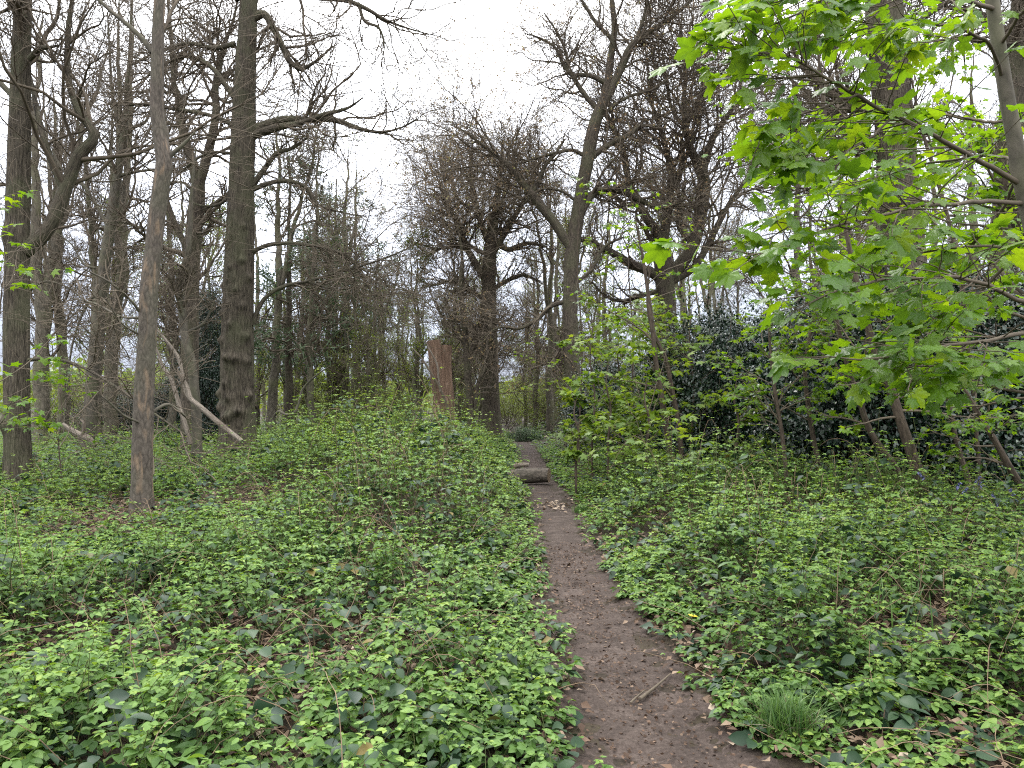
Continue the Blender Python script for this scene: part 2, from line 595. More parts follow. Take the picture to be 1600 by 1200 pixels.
def hgt(x, y):
    x, y = np.asarray(x, float), np.asarray(y, float)
    d = np.abs(x - path_x(y))
    bank = sstep(.3, 1.6, d)
    h = .10 * bank + .08 * n2(x, y, .35, 2, 3) * bank
    h = h + .74 * np.exp(-(((x + 2.5) / 2.3) ** 2 + ((y - 13.2) / 3.6) ** 2)) * bank
    h = h + .22 * np.exp(-(((x + .9) / .9) ** 2 + ((y - 9.2) / 1.8) ** 2)) * bank
    h = h + .25 * np.exp(-(((x - 4.2) / 2.5) ** 2 + ((y - 9.5) / 2.2) ** 2)) * bank
    h = h - .035 * (1 - sstep(.7, 1.25, d / path_w(y)))
    h = h + .5 * sstep(24, 60, y) * sstep(2, 12, np.abs(x)) * .6
    return h


xs = np.sinh(np.linspace(-6.2, 6.2, 190)) * 1.6
ys = np.concatenate([np.linspace(-25, 0, 12)[:-1], np.linspace(0, 30, 130)[:-1], 30 + np.sinh(np.linspace(0, 5.4, 50)) * 5])
GX, GY = np.meshgrid(xs, ys)
GZ = hgt(GX, GY)
mb = MB()
nx, ny = len(xs), len(ys)
ii = (np.arange(ny - 1)[:, None] * nx + np.arange(nx - 1)[None]).ravel()
mb.add(np.stack([GX, GY, GZ], -1), np.stack([ii, ii + 1, ii + nx + 1, ii + nx], -1))
tag(mb.build('ground', M['ground']), 'brown woodland floor under the brambles and trees', None, None, 'structure')

py_ = np.concatenate([np.linspace(-2, 2, 40)[:-1], np.linspace(2, 9, 330)[:-1], np.linspace(9, 48, 300)])
uu = np.linspace(-1.7, 1.7, 46)
YY, UU = np.meshgrid(py_, uu, indexing='ij')
edge = 1 + .22 * n2(YY * 0 + np.sign(UU) * 5, YY, 1.1, 3, 8)
XX = path_x(YY) + UU * path_w(YY) * edge
rough = np.stack([XX * 6, YY * 6, XX * 0 + .5], -1)
ZZ = hgt(XX, YY) + .012 + .022 * fbm(rough * .6, 4) + .018 * fbm(rough * 3.1, 4) - .035 * UU ** 2 * .25 - .10 * sstep(1.25, 1.7, np.abs(UU))
a, b = XX.shape
mb = MB()
ii = (np.arange(a - 1)[:, None] * b + np.arange(b - 1)[None]).ravel()
mb.add(np.stack([XX, YY, ZZ], -1), np.stack([ii, ii + 1, ii + b + 1, ii + b], -1))
tag(mb.build('path', M['soil']), 'trodden dark earth footpath through the brambles', None, None, 'structure')


# ------------------------------------------------------------------ trees
def px_line(pts, Y, K):
    """pts: (px, py, radius, extra depth) -> centre line and radii."""
    w = []
    for p in pts:
        q = at(p[0], p[1], Y + (p[3] if len(p) > 3 else 0))
        w.append((*q, p[2]))
    s = spline(w, K)
    return s[:, :3], np.maximum(s[:, 3], .003)


def trunk_mesh(name, P, R, S, m, parent, ridge=.05, freq=9, burls=(), flare=.35, seed=0, lump=.06):
    K = len(R)
    th = np.linspace(0, 2 * math.pi, S, endpoint=False)
    al = np.concatenate([[0], np.cumsum(np.linalg.norm(np.diff(P, axis=0), axis=1))])
    A, T = np.meshgrid(al, th, indexing='ij')
    q = np.stack([np.cos(T) * freq * .5, np.sin(T) * freq * .5, A * 1.4 + seed * 3.1], -1)
    rg = 1 - 2 * np.abs(fbm(q, 3))
    lm = fbm(np.stack([np.cos(T) * .9, np.sin(T) * .9, A * .8 + seed], -1), 2)
    mult = 1 + ridge * (rg - .25) + lump * lm
    mult = mult + flare * np.exp(-A / (2.2 * R.max())) * (1 + .5 * np.cos(T * 5 + seed))
    for (a0, t0, size, h) in burls:
        dt = np.abs((T - t0 + math.pi) % (2 * math.pi) - math.pi) * R[0]
        d = np.sqrt(((A - a0) / (size * .75)) ** 2 + (dt / size) ** 2)
        up = 1 + .9 * np.clip((a0 - A) / size, -1, 1)          # burrs overhang on their lower side
        mult = mult + .95 * h * np.exp(-(d * 1.15) ** 2) * up * (1 + .9 * fbm(q * 1.3 + np.array([0, 0, 2.2]) * A[..., None], 2))
    V, Q, bc = tube(P[None], R[None], S, seed, mult[None], ref=(1, 0, 0))
    b = MB()
    b.add(V, Q, bc=bc)
    return b.build(name, m, parent)


def add_twigs(b, levels, sides):
    for (P, R), S in zip(levels, sides):
        V, Q, bc = tube(P, R, S, 3.0)
        b.add(V, Q, bc=bc)


def pack(lines, K=16):
    P = np.stack([spline(np.concatenate([p, r[:, None]], 1), K) for p, r in lines])
    return P[:, :, :3], np.maximum(P[:, :, 3], .004)


def tips(P, rng, n, spread=.05):
    i = rng.integers(0, len(P), n)
    k = rng.integers(max(1, P.shape[1] // 2), P.shape[1], n)
    return P[i, k] + rng.normal(size=(n, 3)) * spread, unit(P[i, k] - P[i, k - 1])


def hero(name, label, cat, trunk, Y, m, limbs=(), S=40, K=140, seed=1, counts=(26, 220, 1300, 4200), top=True, ridge=.05, freq=9, burls=(),
         flare=.35, wig=.22, up=.05, buds=0, group=None, lim_m=None, rend=.0045, l1=(.25, 1., 1.0, 3.0), lump=.06, leafy=0, leaf_s=.06, twig_mat=None, crown_from=None):
    P, R = px_line(trunk, Y, K)
    # run the trunk down into the ground
    zg = float(hgt(P[0, 0], P[0, 1]))
    base = np.array([P[0, 0], P[0, 1], zg - .12])
    if P[0, 2] > zg:
        n = max(2, int((P[0, 2] - zg) / .08))
        ext = np.linspace(0, 1, n, endpoint=False)[:, None] * (P[0] - base) + base
        P = np.concatenate([ext, P])
        R = np.concatenate([np.full(n, R[0]), R])
    root = thing(name, (base[0], base[1], zg), label, cat, group)
    trunk_mesh('trunk', P, R, S, m, root, ridge, freq, burls, flare, seed, lump)
    rng = np.random.default_rng(seed * 101 + 5)
    lines = []
    for lb in limbs:
        lp, lr = px_line(lb, Y, 40)
        lines.append((lp, lr))
        mu = 1 + .08 * fbm(np.stack([np.broadcast_to(np.linspace(0, 9, 40)[:, None], (40, 10)), np.broadcast_to(np.arange(10)[None] * .8, (40, 10)), np.full((40, 10), seed)], -1), 2)
        V, Q, bc = tube(lp[None], lr[None], 10, seed, mu[None])
        b = MB()
        b.add(V, Q, bc=bc)
        b.build('limb', lim_m or m, root)
    lv = []
    if counts[0]:
        # further boughs from the trunk
        t0, t1, a0, ln = l1
        p1 = spawn(P[None], R[None], counts[0], t0, t1, a0, .2, ln, .35, .35, 14, wig * .7, up, .42, .02, .14, rng=rng)
        lv.append((*p1, 6))
        lines += [(p1[0][i], p1[1][i]) for i in range(counts[0])]
    LP, LR = pack(lines)
    p2 = spawn(LP, LR, counts[1], .15, 1, .85, .25, .62, .4, .4, 10, wig * .85, up, .5, .008, .045, rng=rng)
    p3 = spawn(*p2, counts[2], .1, 1, .8, .3, .62, .4, .4, 8, wig * .85, up * .6, .55, rend, .016, rng=rng)
    p4 = spawn(*p3, counts[3], .1, 1, .75, .3, .75, .4, .3, 6, wig * .8, up * .4, .65, rend * .8, .008, rng=rng)
    lv += [(*p2, 5), (*p3, 4), (*p4, 3)]
    if len(counts) > 4:
        p5 = spawn(*p4, counts[4], .1, 1, .7, .3, .9, .4, .2, 5, wig * .8, 0, .8, rend * .7, .004, rng=rng)
        lv.append((*p5, 3))
    b = MB()
    for p, r, s in lv:
        V, Q, bc = tube(p, r, s, seed)
        b.add(V, Q, bc=bc)
    if buds:
        q, d = tips(lv[-1][0], rng, buds, .04)
        d = unit(d + rng.normal(size=d.shape) * .6)
        leaves(b, q, d, rng.normal(size=d.shape), rng.uniform(.04, .08, buds), LEAF_LOW, rng.random(buds), 1)
    b.build('crown', [twig_mat or M['twig'], M['bud']], root)
    if leafy:
        q, d = tips(lv[-1][0], rng, leafy, .06)
        d = unit(d + rng.normal(size=d.shape) * .7)
        nn = rng.normal(size=d.shape) * .6 + [0, 0, 1]
        b = MB()
        leaves(b, q, d, nn, leaf_s * rng.uniform(.6, 1.3, leafy), LEAF_LOW, rng.random(leafy))
        b.build('foliage', M['lime'], root)
    return root


PI = math.pi
hero('ridged_tree', 'massive twin-stemmed tree with reddish ridged bark at the left edge, burr near its base', 'tree',
     [(28, 745, .20), (27, 690, .19), (26, 600, .185), (26, 480, .185), (27, 380, .18), (30, 250, .165), (33, 100, .14), (36, 0, .125), (42, -200, .12), (50, -420, .06)], 13, M['chestnut'],
     [[(40, 392, .13), (72, 362, .12), (104, 290, .105), (122, 245, .10), (148, 212, .085), (125, 178, .06), (108, 130, .055), (106, 60, .045), (115, -20, .035), (120, -120, .02)],
      [(98, 292, .07), (80, 250, .055), (64, 200, .05), (58, 172, .045, .2), (48, 120, .025, .5)],
      [(36, 30, .09, -.1), (22, 10, .08, -.2), (5, -30, .06, -.3), (-30, -90, .04, -.5)],
      [(46, 92, .05, -.1), (62, 76, .045, -.2), (76, 74, .03, -.3), (92, 71, .012, -.3)],
      [(45, 562, .03, -.1), (80, 560, .028, -.3), (125, 572, .025, -.6), (180, 604, .022, -.9), (235, 642, .018, -1.2), (290, 680, .012, -1.4)],
      [(20, 150, .05, .2), (-30, 100, .045, .6), (-90, 60, .03, 1)],
      [(45, 455, .02, -.2), (70, 440, .015, -.5), (110, 452, .012, -.8), (160, 500, .006, -1)]],
     flare=.2, seed=2, counts=(10, 150, 800, 2400), burls=[(1.3, 3.9, .2, .35), (4.5, 4.3, .25, .3), (4.3, .2, .2, .22), (3.6, 5.0, .15, .2)], ridge=.11, freq=16, S=120, K=260, wig=.25, l1=(.55, 1, 1.0, 3.2))

hero('dead_tree', 'slender leaning dead trunk with peeling tan bark in front of the tree with burrs', 'tree',
     [(221, 812, .135), (221, 760, .125), (223, 690, .122), (226, 600, .118), (230, 520, .112), (233, 450, .11), (240, 390, .10), (245, 340, .098), (253, 285, .098), (257, 255, .10), (251, 215, .085), (246, 170, .082), (246, 110, .078), (247, 50, .07), (250, -20, .062), (256, -140, .04), (262, -230, .015)],
     9.7, M['dead'],
     [[(238, 82, .035), (222, 60, .032), (195, 35, .028), (165, 10, .024), (140, -15, .018), (100, -60, .01)],
      [(262, 246, .035), (272, 238, .03), (290, 222, .02), (306, 205, .008)],
      [(222, 492, .018), (205, 470, .016, -.2), (170, 440, .012, -.4), (130, 420, .008, -.6)],
      [(221, 496, .016), (190, 495, .014, .2), (150, 475, .011, .4), (108, 465, .007, .6)],
      [(220, 524, .014), (190, 505, .011, -.3), (168, 470, .007, -.5)],
      [(236, 645, .022, .1), (262, 632, .02, .3), (290, 650, .012, .5)],
      [(218, 660, .016, -.1), (195, 650, .014, -.3), (172, 630, .011, -.5), (158, 618, .006, -.6)]],
     seed=3, counts=(5, 46, 150, 300), ridge=.025, freq=5, flare=.25, wig=.2, l1=(.7, 1, .8, 1.5), lump=.1,
     burls=[(4.95, .3, .12, .3), (3.3, 2.5, .1, .2), (2.0, 5.5, .09, .15)], lim_m=M['smooth'])

hero('burred_tree', 'tall thick tree with burrs ringing its ridged grey-brown trunk, left of the path', 'tree',
     [(370, 720, .39), (371, 650, .345), (371, 560, .325), (373, 450, .305), (375, 380, .29), (377, 300, .262), (380, 200, .245), (384, 100, .205), (388, 20, .185), (392, -120, .17), (400, -300, .12), (405, -480, .05)], 17, M['chestnut'],
     [[(392, 206, .11), (415, 195, .10), (445, 187, .09), (485, 188, .075), (515, 186, .07), (540, 193, .055), (565, 202, .045), (600, 206, .03), (630, 198, .02), (655, 185, .01)],
      [(394, 212, .10), (430, 200, .08, -.2), (470, 192, .06, -.4), (510, 178, .05, -.5), (545, 168, .03, -.6), (568, 152, .015, -.7)],
      [(396, 28, .10), (412, 22, .09), (425, 40, .08), (440, 70, .07), (455, 98, .06), (470, 108, .05), (490, 98, .035), (520, 72, .02)],
      [(398, -22, .08), (440, -12, .075), (500, -3, .06), (545, 2, .05), (575, 15, .045), (600, 30, .035), (640, 45, .02), (690, 58, .008)],
      [(560, 5, .04), (572, 35, .035), (590, 42, .03), (600, 70, .02), (595, 105, .008)],
      [(394, 290, .07), (415, 262, .06), (432, 240, .05), (455, 232, .04), (480, 215, .02)],
      [(395, 296, .06), (430, 284, .05), (465, 286, .045), (482, 296, .04), (490, 316, .035), (520, 328, .025), (555, 336, .015), (590, 338, .006)],
      [(392, 395, .05), (415, 384, .05), (445, 380, .045), (480, 383, .04), (515, 390, .035), (545, 402, .03), (562, 428, .02), (590, 470, .012), (620, 500, .006)],
      [(396, 508, .05), (402, 486, .05), (416, 464, .045), (445, 447, .04), (480, 440, .035), (520, 428, .03), (560, 417, .025), (600, 404, .02), (640, 386, .015), (668, 366, .006)],
      [(480, 440, .02), (520, 452, .018), (570, 462, .015), (640, 458, .01), (690, 470, .005)],
      [(366, 152, .07), (350, 130, .06), (330, 105, .055), (312, 93, .05), (288, 88, .045), (262, 98, .035), (225, 122, .02), (190, 135, .01)],
      [(366, 196, .06), (340, 184, .05), (310, 176, .045), (270, 170, .04), (225, 163, .035), (180, 164, .02), (140, 150, .01)],
      [(368, 68, .06), (335, 75, .05), (295, 68, .04), (255, 78, .03), (205, 100, .015)],
      [(366, 300, .04), (340, 320, .035), (318, 322, .025), (290, 312, .012)],
      [(372, 0, .06), (345, -25, .05), (300, -40, .04), (240, -60, .02)],
      [(364, 240, .04), (330, 238, .03), (290, 262, .02), (255, 300, .01)],
      [(368, 500, .02), (330, 470, .016), (290, 462, .01), (240, 470, .005)]],
     flare=.18, seed=4, counts=(10, 300, 1700, 4600), ridge=.11, freq=19, S=150, K=320, wig=.27, l1=(.75, 1, 1.0, 3.6), lump=.05,
     burls=[(1.35, 4.4, .17, .32), (1.45, 5.1, .15, .36), (1.55, 3.8, .17, .30), (1.75, 4.6, .12, .22), (1.8, 5.7, .16, .28), (1.85, 3.4, .16, .26), (2.05, 4.2, .10, .16), (2.6, 4.9, .16, .34), (2.62, 4.35, .12, .22),
            (2.55, 5.6, .14, .2), (3.0, 3.7, .12, .2), (3.1, 5.5, .13, .26), (3.35, 4.5, .10, .16), (3.6, 3.6, .12, .24), (3.75, 5.3, .11, .18), (3.8, 4.3, .08, .14), (4.1, 4.8, .10, .18), (4.2, 3.5, .12, .22), (4.4, 5.8, .12, .22),
            (4.6, 4.4, .09, .16), (4.75, 5.2, .11, .2), (5.2, 3.8, .1, .16), (5.5, 5.3, .1, .16)])

hero('slim_tree', 'slim upright grey tree behind the peeling dead trunk, forking high up', 'tree',
     [(138, 700, .19), (143, 620, .17), (150, 540, .165), (161, 430, .155), (173, 350, .135), (184, 270, .11), (193, 215, .095), (198, 150, .06), (203, 80, .045), (206, 0, .035), (210, -120, .015)], 21, M['smooth'],
     [[(194, 212, .05), (184, 190, .045), (176, 150, .04), (172, 90, .03), (168, 20, .02)],
      [(194, 214, .05), (208, 200, .05), (225, 192, .04), (240, 150, .03), (250, 90, .02)],
      [(186, 275, .05), (215, 268, .04), (250, 265, .03), (290, 268, .015)],
      [(184, 265, .04), (170, 258, .035), (140, 250, .03), (110, 262, .015)],
      [(172, 360, .05), (150, 320, .045), (130, 290, .04), (100, 268, .03), (80, 230, .015)],
      [(178, 345, .04), (205, 350, .035), (232, 360, .03), (270, 345, .015)],
      [(158, 450, .05), (140, 470, .04), (118, 520, .03), (105, 600, .02), (100, 680, .02)],
      [(164, 420, .04), (135, 415, .03), (110, 380, .02), (90, 365, .012)]],
     seed=5, counts=(6, 130, 700, 2200), S=20, K=80, ridge=.02, l1=(.5, 1, .8, 2.5))

hero('forked_tree', 'dark tree forking into two crooked stems beside the tree with burrs', 'tree',
     [(300, 720, .24), (297, 620, .22), (297, 520, .21), (299, 430, .20), (303, 360, .195), (308, 310, .19), (310, 285, .16)], 20, M['oak'],
     [[(309, 300, .14), (303, 262, .13), (292, 228, .12), (284, 195, .11), (282, 160, .09), (272, 130, .06), (268, 70, .05), (262, 0, .03), (255, -80, .015)],
      [(309, 295, .13), (322, 250, .12), (332, 210, .11), (338, 170, .10), (336, 140, .09), (342, 110, .08), (350, 70, .06), (362, 40, .04), (375, -20, .02)],
      [(310, 335, .07), (330, 322, .06), (350, 308, .05), (370, 290, .04), (395, 270, .02)],
      [(297, 395, .09), (282, 368, .08), (268, 335, .07), (260, 310, .06), (258, 290, .03)],
      [(282, 200, .05), (260, 190, .045), (240, 160, .03), (215, 140, .015)],
      [(337, 150, .05), (355, 160, .04), (380, 140, .03)],
      [(302, 300, .04), (285, 285, .03), (262, 290, .02), (235, 310, .01)],
      [(272, 135, .05), (262, 145, .045), (245, 120, .03), (240, 80, .015)]],
     seed=6, counts=(5, 160, 900, 2600), S=24, K=70, l1=(.6, 1, .9, 2.4), wig=.28)

hero('crooked_tree', 'thin pale crooked tree with bare grey bark behind the leaning broken branch', 'tree',
     [(308, 700, .10), (307, 650, .095), (303, 600, .09), (298, 560, .085), (289, 525, .08), (284, 480, .075), (278, 450, .07), (284, 425, .065), (293, 400, .055), (296, 370, .05), (300, 300, .03), (306, 230, .015)], 15.5, M['smooth'],
     [[(282, 470, .03), (270, 440, .025), (255, 410, .015)], [(290, 520, .03), (318, 505, .025), (335, 470, .015)]],
     seed=7, counts=(5, 60, 260, 600), S=18, K=60, l1=(.4, 1, .9, 1.6))

BUD = dict(ridge=.09, freq=12, wig=.27)
hero('oak_tree', 'tall oak right of the path, straight trunk with a long limb reaching over the path', 'tree',
     [(898, 690, 0.279), (895, 620, 0.246), (892, 550, 0.234), (891, 470, 0.226), (894, 400, 0.217), (902, 340, 0.209), (910, 290, 0.201), (918, 250, 0.197), (924, 215, 0.193), (934, 180, 0.180), (944, 158, 0.172), (949, 130, 0.123), (954, 90, 0.107), (960, 45, 0.090), (956, 0, 0.074), (950, -100, 0.057), (955, -250, 0.025)], 24, M['oak'],
     [[(896, 392, .17), (882, 372, .16), (868, 350, .15), (850, 328, .145), (832, 305, .14), (815, 285, .11), (798, 262, .09), (775, 243, .07), (752, 226, .055), (730, 208, .04), (705, 195, .02)],
      [(832, 305, .09), (842, 280, .08), (850, 262, .06), (868, 240, .05), (882, 218, .03)],
      [(944, 160, .15), (962, 125, .14), (975, 95, .13), (988, 70, .11), (1012, 52, .09), (1045, 30, .07), (1075, 5, .05), (1110, -40, .02)],
      [(978, 90, .08), (995, 60, .07), (1005, 30, .06), (1015, -20, .05), (1020, -90, .02)],
      [(920, 250, .11), (938, 235, .10), (958, 222, .09), (980, 212, .08), (1000, 198, .06), (1030, 196, .03), (1060, 180, .015)],
      [(938, 175, .09), (915, 150, .08), (895, 120, .07), (880, 100, .06), (868, 75, .045), (845, 60, .03), (820, 52, .015)],
      [(918, 246, .07), (895, 235, .06), (865, 240, .05), (835, 248, .04), (800, 260, .02)],
      [(948, 130, .08), (920, 118, .07), (890, 115, .06), (885, 85, .05), (870, 50, .035), (850, 20, .02)],
      [(956, 60, .07), (935, 40, .06), (915, 10, .05), (890, -30, .03)],
      [(902, 345, .12), (935, 298, .11), (965, 297, .10), (1000, 312, .09), (1030, 325, .07), (1060, 318, .04)],
      [(890, 470, .08), (862, 478, .075), (838, 500, .07), (812, 513, .05), (780, 512, .03), (750, 530, .015)],
      [(889, 530, .07), (875, 545, .06), (862, 562, .05), (835, 575, .03), (815, 585, .015)],
      [(892, 450, .06), (925, 420, .06), (945, 385, .05), (975, 370, .03)],
      [(930, 195, .06), (955, 168, .055), (985, 150, .045), (1020, 140, .03), (1060, 110, .015)],
      [(906, 320, .05), (880, 300, .045), (850, 295, .035), (815, 320, .02)]],
     seed=8, counts=(6, 320, 1600, 5600, 2400), l1=(.75, 1, .9, 3.2), buds=13000, S=30, K=110, **BUD)

hero('spreading_oak', 'broad oak behind the holly with several thick twisting upright limbs', 'tree',
     [(1046, 700, .46), (1044, 600, .40), (1042, 520, .36), (1040, 460, .34), (1037, 420, .33), (1034, 395, .30), (1033, 375, .24)], 28, M['oak'],
     [[(1040, 440, .26), (1062, 415, .25), (1080, 390, .24), (1090, 355, .235), (1098, 315, .23), (1100, 285, .22), (1094, 262, .21), (1082, 240, .15), (1072, 205, .12), (1068, 160, .09), (1072, 110, .07), (1064, 60, .04), (1070, -20, .02)],
      [(1096, 275, .16), (1104, 245, .15), (1112, 220, .12), (1130, 190, .10), (1150, 160, .07), (1160, 110, .04)],
      [(1033, 385, .2), (1024, 360, .18), (1008, 338, .16), (996, 312, .14), (984, 290, .12), (978, 255, .1), (968, 215, .08), (945, 180, .05), (930, 150, .02)],
      [(1034, 435, .18), (1008, 422, .17), (985, 412, .16), (962, 398, .14), (942, 388, .13), (920, 378, .10), (895, 372, .06)],
      [(1036, 380, .2), (1040, 350, .18), (1046, 310, .16), (1048, 270, .13), (1040, 230, .1), (1028, 190, .08), (1015, 150, .06), (1012, 100, .04), (1000, 40, .02)],
      [(1048, 300, .1), (1062, 270, .09), (1075, 235, .08), (1085, 190, .06), (1098, 140, .03)],
      [(1050, 440, .14), (1082, 420, .13), (1105, 385, .12), (1125, 345, .11), (1145, 310, .08), (1170, 280, .06), (1200, 255, .03)],
      [(1000, 320, .1), (975, 318, .09), (950, 300, .07), (925, 305, .05), (900, 290, .03)],
      [(1030, 455, .1), (1000, 462, .09), (975, 470, .07), (945, 462, .05), (925, 440, .03)],
      [(1084, 385, .1), (1060, 350, .09), (1062, 320, .07), (1056, 290, .05)],
      [(985, 290, .07), (1000, 262, .06), (1002, 230, .05), (990, 195, .03)],
      [(1070, 200, .07), (1050, 170, .06), (1042, 130, .05), (1035, 80, .03)]],
     seed=9, counts=(3, 330, 1700, 5600, 2400), l1=(.6, 1, .8, 3.2), buds=9000, S=28, K=70, **BUD)

hero('budding_oak', 'rounded oak with reddish-brown buds beyond the log, between the stump and the path', 'tree',
     [(769, 690, .36), (768, 640, .32), (766, 560, .31), (764, 480, .30), (764, 420, .27), (768, 375, .24), (774, 330, .16), (780, 280, .10), (786, 220, .05)], 31, M['oak'],
     [[(764, 445, .16), (745, 415, .15), (728, 385, .13), (715, 350, .11), (700, 322, .08), (688, 290, .05), (680, 270, .02)],
      [(766, 400, .15), (785, 370, .14), (800, 345, .12), (815, 320, .1), (830, 290, .07), (838, 240, .04)],
      [(766, 385, .14), (752, 350, .13), (742, 310, .1), (735, 270, .08), (738, 225, .04)],
      [(768, 375, .12), (795, 390, .1), (825, 380, .08), (850, 385, .05)],
      [(762, 470, .1), (735, 455, .09), (705, 440, .07), (675, 445, .05), (650, 435, .02)],
      [(765, 455, .1), (790, 440, .09), (815, 430, .07), (845, 440, .04)],
      [(770, 345, .08), (790, 300, .07), (800, 260, .05), (812, 215, .03)],
      [(740, 330, .07), (715, 310, .06), (705, 270, .04), (710, 235, .02)],
      [(728, 390, .06), (700, 385, .05), (670, 395, .04), (645, 380, .02)],
      [(764, 500, .07), (740, 510, .06), (715, 500, .05), (690, 515, .03)]],
     seed=10, counts=(4, 320, 1600, 5400, 3200), l1=(.6, 1, .8, 3.2), buds=17000, S=22, K=60, **BUD)

hero('leaning_tree', 'thin dark tree forking low beside the tall red stump', 'tree',
     [(737, 690, .15), (735, 640, .14), (731, 590, .13), (728, 540, .12), (724, 490, .11), (720, 450, .09), (722, 400, .06), (715, 350, .03)], 29, M['oak'],
     [[(741, 650, .09), (744, 618, .08), (750, 590, .075), (762, 570, .07), (772, 545, .06), (770, 515, .05), (790, 490, .03)],
      [(728, 545, .06), (712, 520, .05), (695, 500, .04), (680, 470, .02)],
      [(730, 570, .05), (745, 530, .05), (752, 490, .04), (765, 455, .02)]],
     seed=11, counts=(8, 150, 800, 2200), l1=(.3, 1, .9, 2.6), S=14, K=50)

hero('stout_tree', 'stout dark trunk standing behind the hanging maple leaves at upper right', 'tree',
     [(1432, 740, .42), (1424, 600, .40), (1416, 450, .38), (1408, 330, .36), (1400, 230, .345), (1391, 130, .335), (1383, 40, .325), (1376, -60, .31), (1366, -250, .25), (1355, -450, .1)], 15, M['oak'],
     [[(1400, 110, .06), (1440, 80, .05), (1500, 60, .045), (1560, 70, .03), (1620, 60, .02)],
      [(1372, 90, .06), (1330, 70, .05), (1280, 60, .04), (1220, 90, .02)],
      [(1385, 0, .07), (1330, -30, .06), (1260, -40, .04), (1190, -20, .02)],
      [(1400, 60, .05), (1440, 30, .045), (1520, -10, .03), (1600, 0, .02)],
      [(1392, 230, .05), (1350, 235, .045), (1300, 215, .035), (1240, 225, .02), (1180, 215, .01)],
      [(1396, 300, .05), (1350, 310, .04), (1290, 290, .03), (1230, 305, .02), (1160, 290, .01)]],
     seed=12, counts=(16, 260, 1900, 5600), l1=(.35, 1, 1.0, 3.6), ridge=.08, freq=15, S=100, K=200, lump=.08,
     burls=[(5.6, 4.0, .3, .25), (4.2, 4.6, .3, .2)])

hero('far_right_tree', 'dark upright tree at the right edge behind the thin grey maple stem', 'tree',
     [(1572, 740, .34), (1570, 600, .32), (1568, 470, .31), (1570, 370, .30), (1575, 260, .28), (1585, 120, .26), (1596, 20, .24), (1610, -120, .2), (1620, -300, .08)], 19, M['oak'],
     [[(1585, 100, .1), (1560, 50, .09), (1530, 20, .07), (1480, 10, .04), (1430, -20, .02)],
      [(1575, 250, .08), (1530, 235, .07), (1480, 240, .05), (1440, 215, .03)],
      [(1582, 160, .08), (1630, 120, .07), (1680, 110, .05)],
      [(1570, 330, .06), (1610, 290, .05), (1660, 280, .03)]],
     seed=13, counts=(16, 240, 1600, 4600), l1=(.3, 1, 1.0, 3.4))


# ------------------------------------------------------------------ background wood: prototypes, then copies
def proto_tree(name, seed, H, r0, fork=0.0, leafy=0, counts=(14, 90, 420, 1100), wig=.16, lean=.03, leaf_s=.05, start=.25, lm=None, m=None, S=10):
    rng = np.random.default_rng(seed)
    root = thing(name, (0, 0, 0), 'x', 'tree')
    K = 40
    z = np.linspace(-.3, H, K)
    wob = np.cumsum(rng.normal(size=(K, 2)) * .045, 0)
    P = np.stack([wob[:, 0] + lean * z, wob[:, 1], z], -1)
    R = r0 * (1 - z.clip(0) / H) ** .75 + .012
    lines = [(P, R)]
    if fork:
        f0 = int(K * fork)
        d = rng.normal(size=2) * .22
        Q = P[f0:].copy()
        t = np.linspace(0, 1, len(Q))[:, None]
        Q[:, :2] += d * t * (H - z[f0])
        lines.append((Q, R[f0:] * .8))
    b = MB()
    for p, r in lines:
        mu = 1 + .06 * fbm(np.stack([np.broadcast_to(np.linspace(0, 14, len(r))[:, None], (len(r), S)), np.broadcast_to(np.arange(S)[None] * .9, (len(r), S)), np.full((len(r), S), seed)], -1), 2)
        V, Qd, bc = tube(p[None], r[None], S, seed, mu[None])
        b.add(V, Qd, bc=bc)
    b.build('trunk', m or M['wood'], root)
    LP, LR = pack(lines, 24)
    p1 = spawn(LP, LR, counts[0], start, 1, .8, .2, H * .26, .35, .55, 10, wig, .1, .5, .012, .06, rng=rng)
    p2 = spawn(*p1, counts[1], .15, 1, .8, .25, .5, .4, .4, 7, wig * 1.3, .05, .6, .009, .03, rng=rng)
    p3 = spawn(*p2, counts[2], .1, 1, .75, .3, .6, .4, .4, 6, wig * 1.4, .03, .7, .007, .015, rng=rng)
    p4 = spawn(*p3, counts[3], .1, 1, .75, .3, .6, .4, .3, 4, wig * 1.4, 0, .7, .006, .01, rng=rng)
    b = MB()
    for (p, r), s in zip((p1, p2, p3, p4), (5, 4, 3, 3)):
        V, Q, bc = tube(p, r, s, seed)
        b.add(V, Q, bc=bc)
    b.build('crown', M['twig'], root)
    if leafy:
        q, d = tips(p4[0], rng, leafy, .08)
        b = MB()
        leaves(b, q, unit(d + rng.normal(size=d.shape) * .7), rng.normal(size=d.shape) * .6 + [0, 0, 1], leaf_s * rng.uniform(.6, 1.4, leafy), LEAF_LOW, rng.random(leafy))
        b.build('foliage', lm or M['lime'], root)
    return root


protos = [proto_tree('wood_tree', 31, 12, .17), proto_tree('wood_tree', 32, 14, .22, fork=.3), proto_tree('wood_tree', 33, 11, .13, wig=.2),
          proto_tree('wood_tree', 34, 13, .19, fork=.45, wig=.2, leafy=2600), proto_tree('wood_tree', 35, 10, .12, leafy=4800, wig=.2, leaf_s=.075),
          proto_tree('wood_tree', 36, 12, .15, leafy=4200, start=.12, leaf_s=.075)]
used = [False] * len(protos)


def place(plist, flags, k, x, y, rz, sc, label, group, cat='tree'):
    z = float(hgt(x, y))
    if not flags[k]:
        flags[k] = True
        o = plist[k]
        o.location = (x, y, z)
        o.rotation_euler = (0, 0, rz)
        o.scale = (sc, sc, sc)
        tag(o, label, cat, group)
        return o
    return copy_thing(plist[k], (x, y, z), rz, sc, label, group, cat)


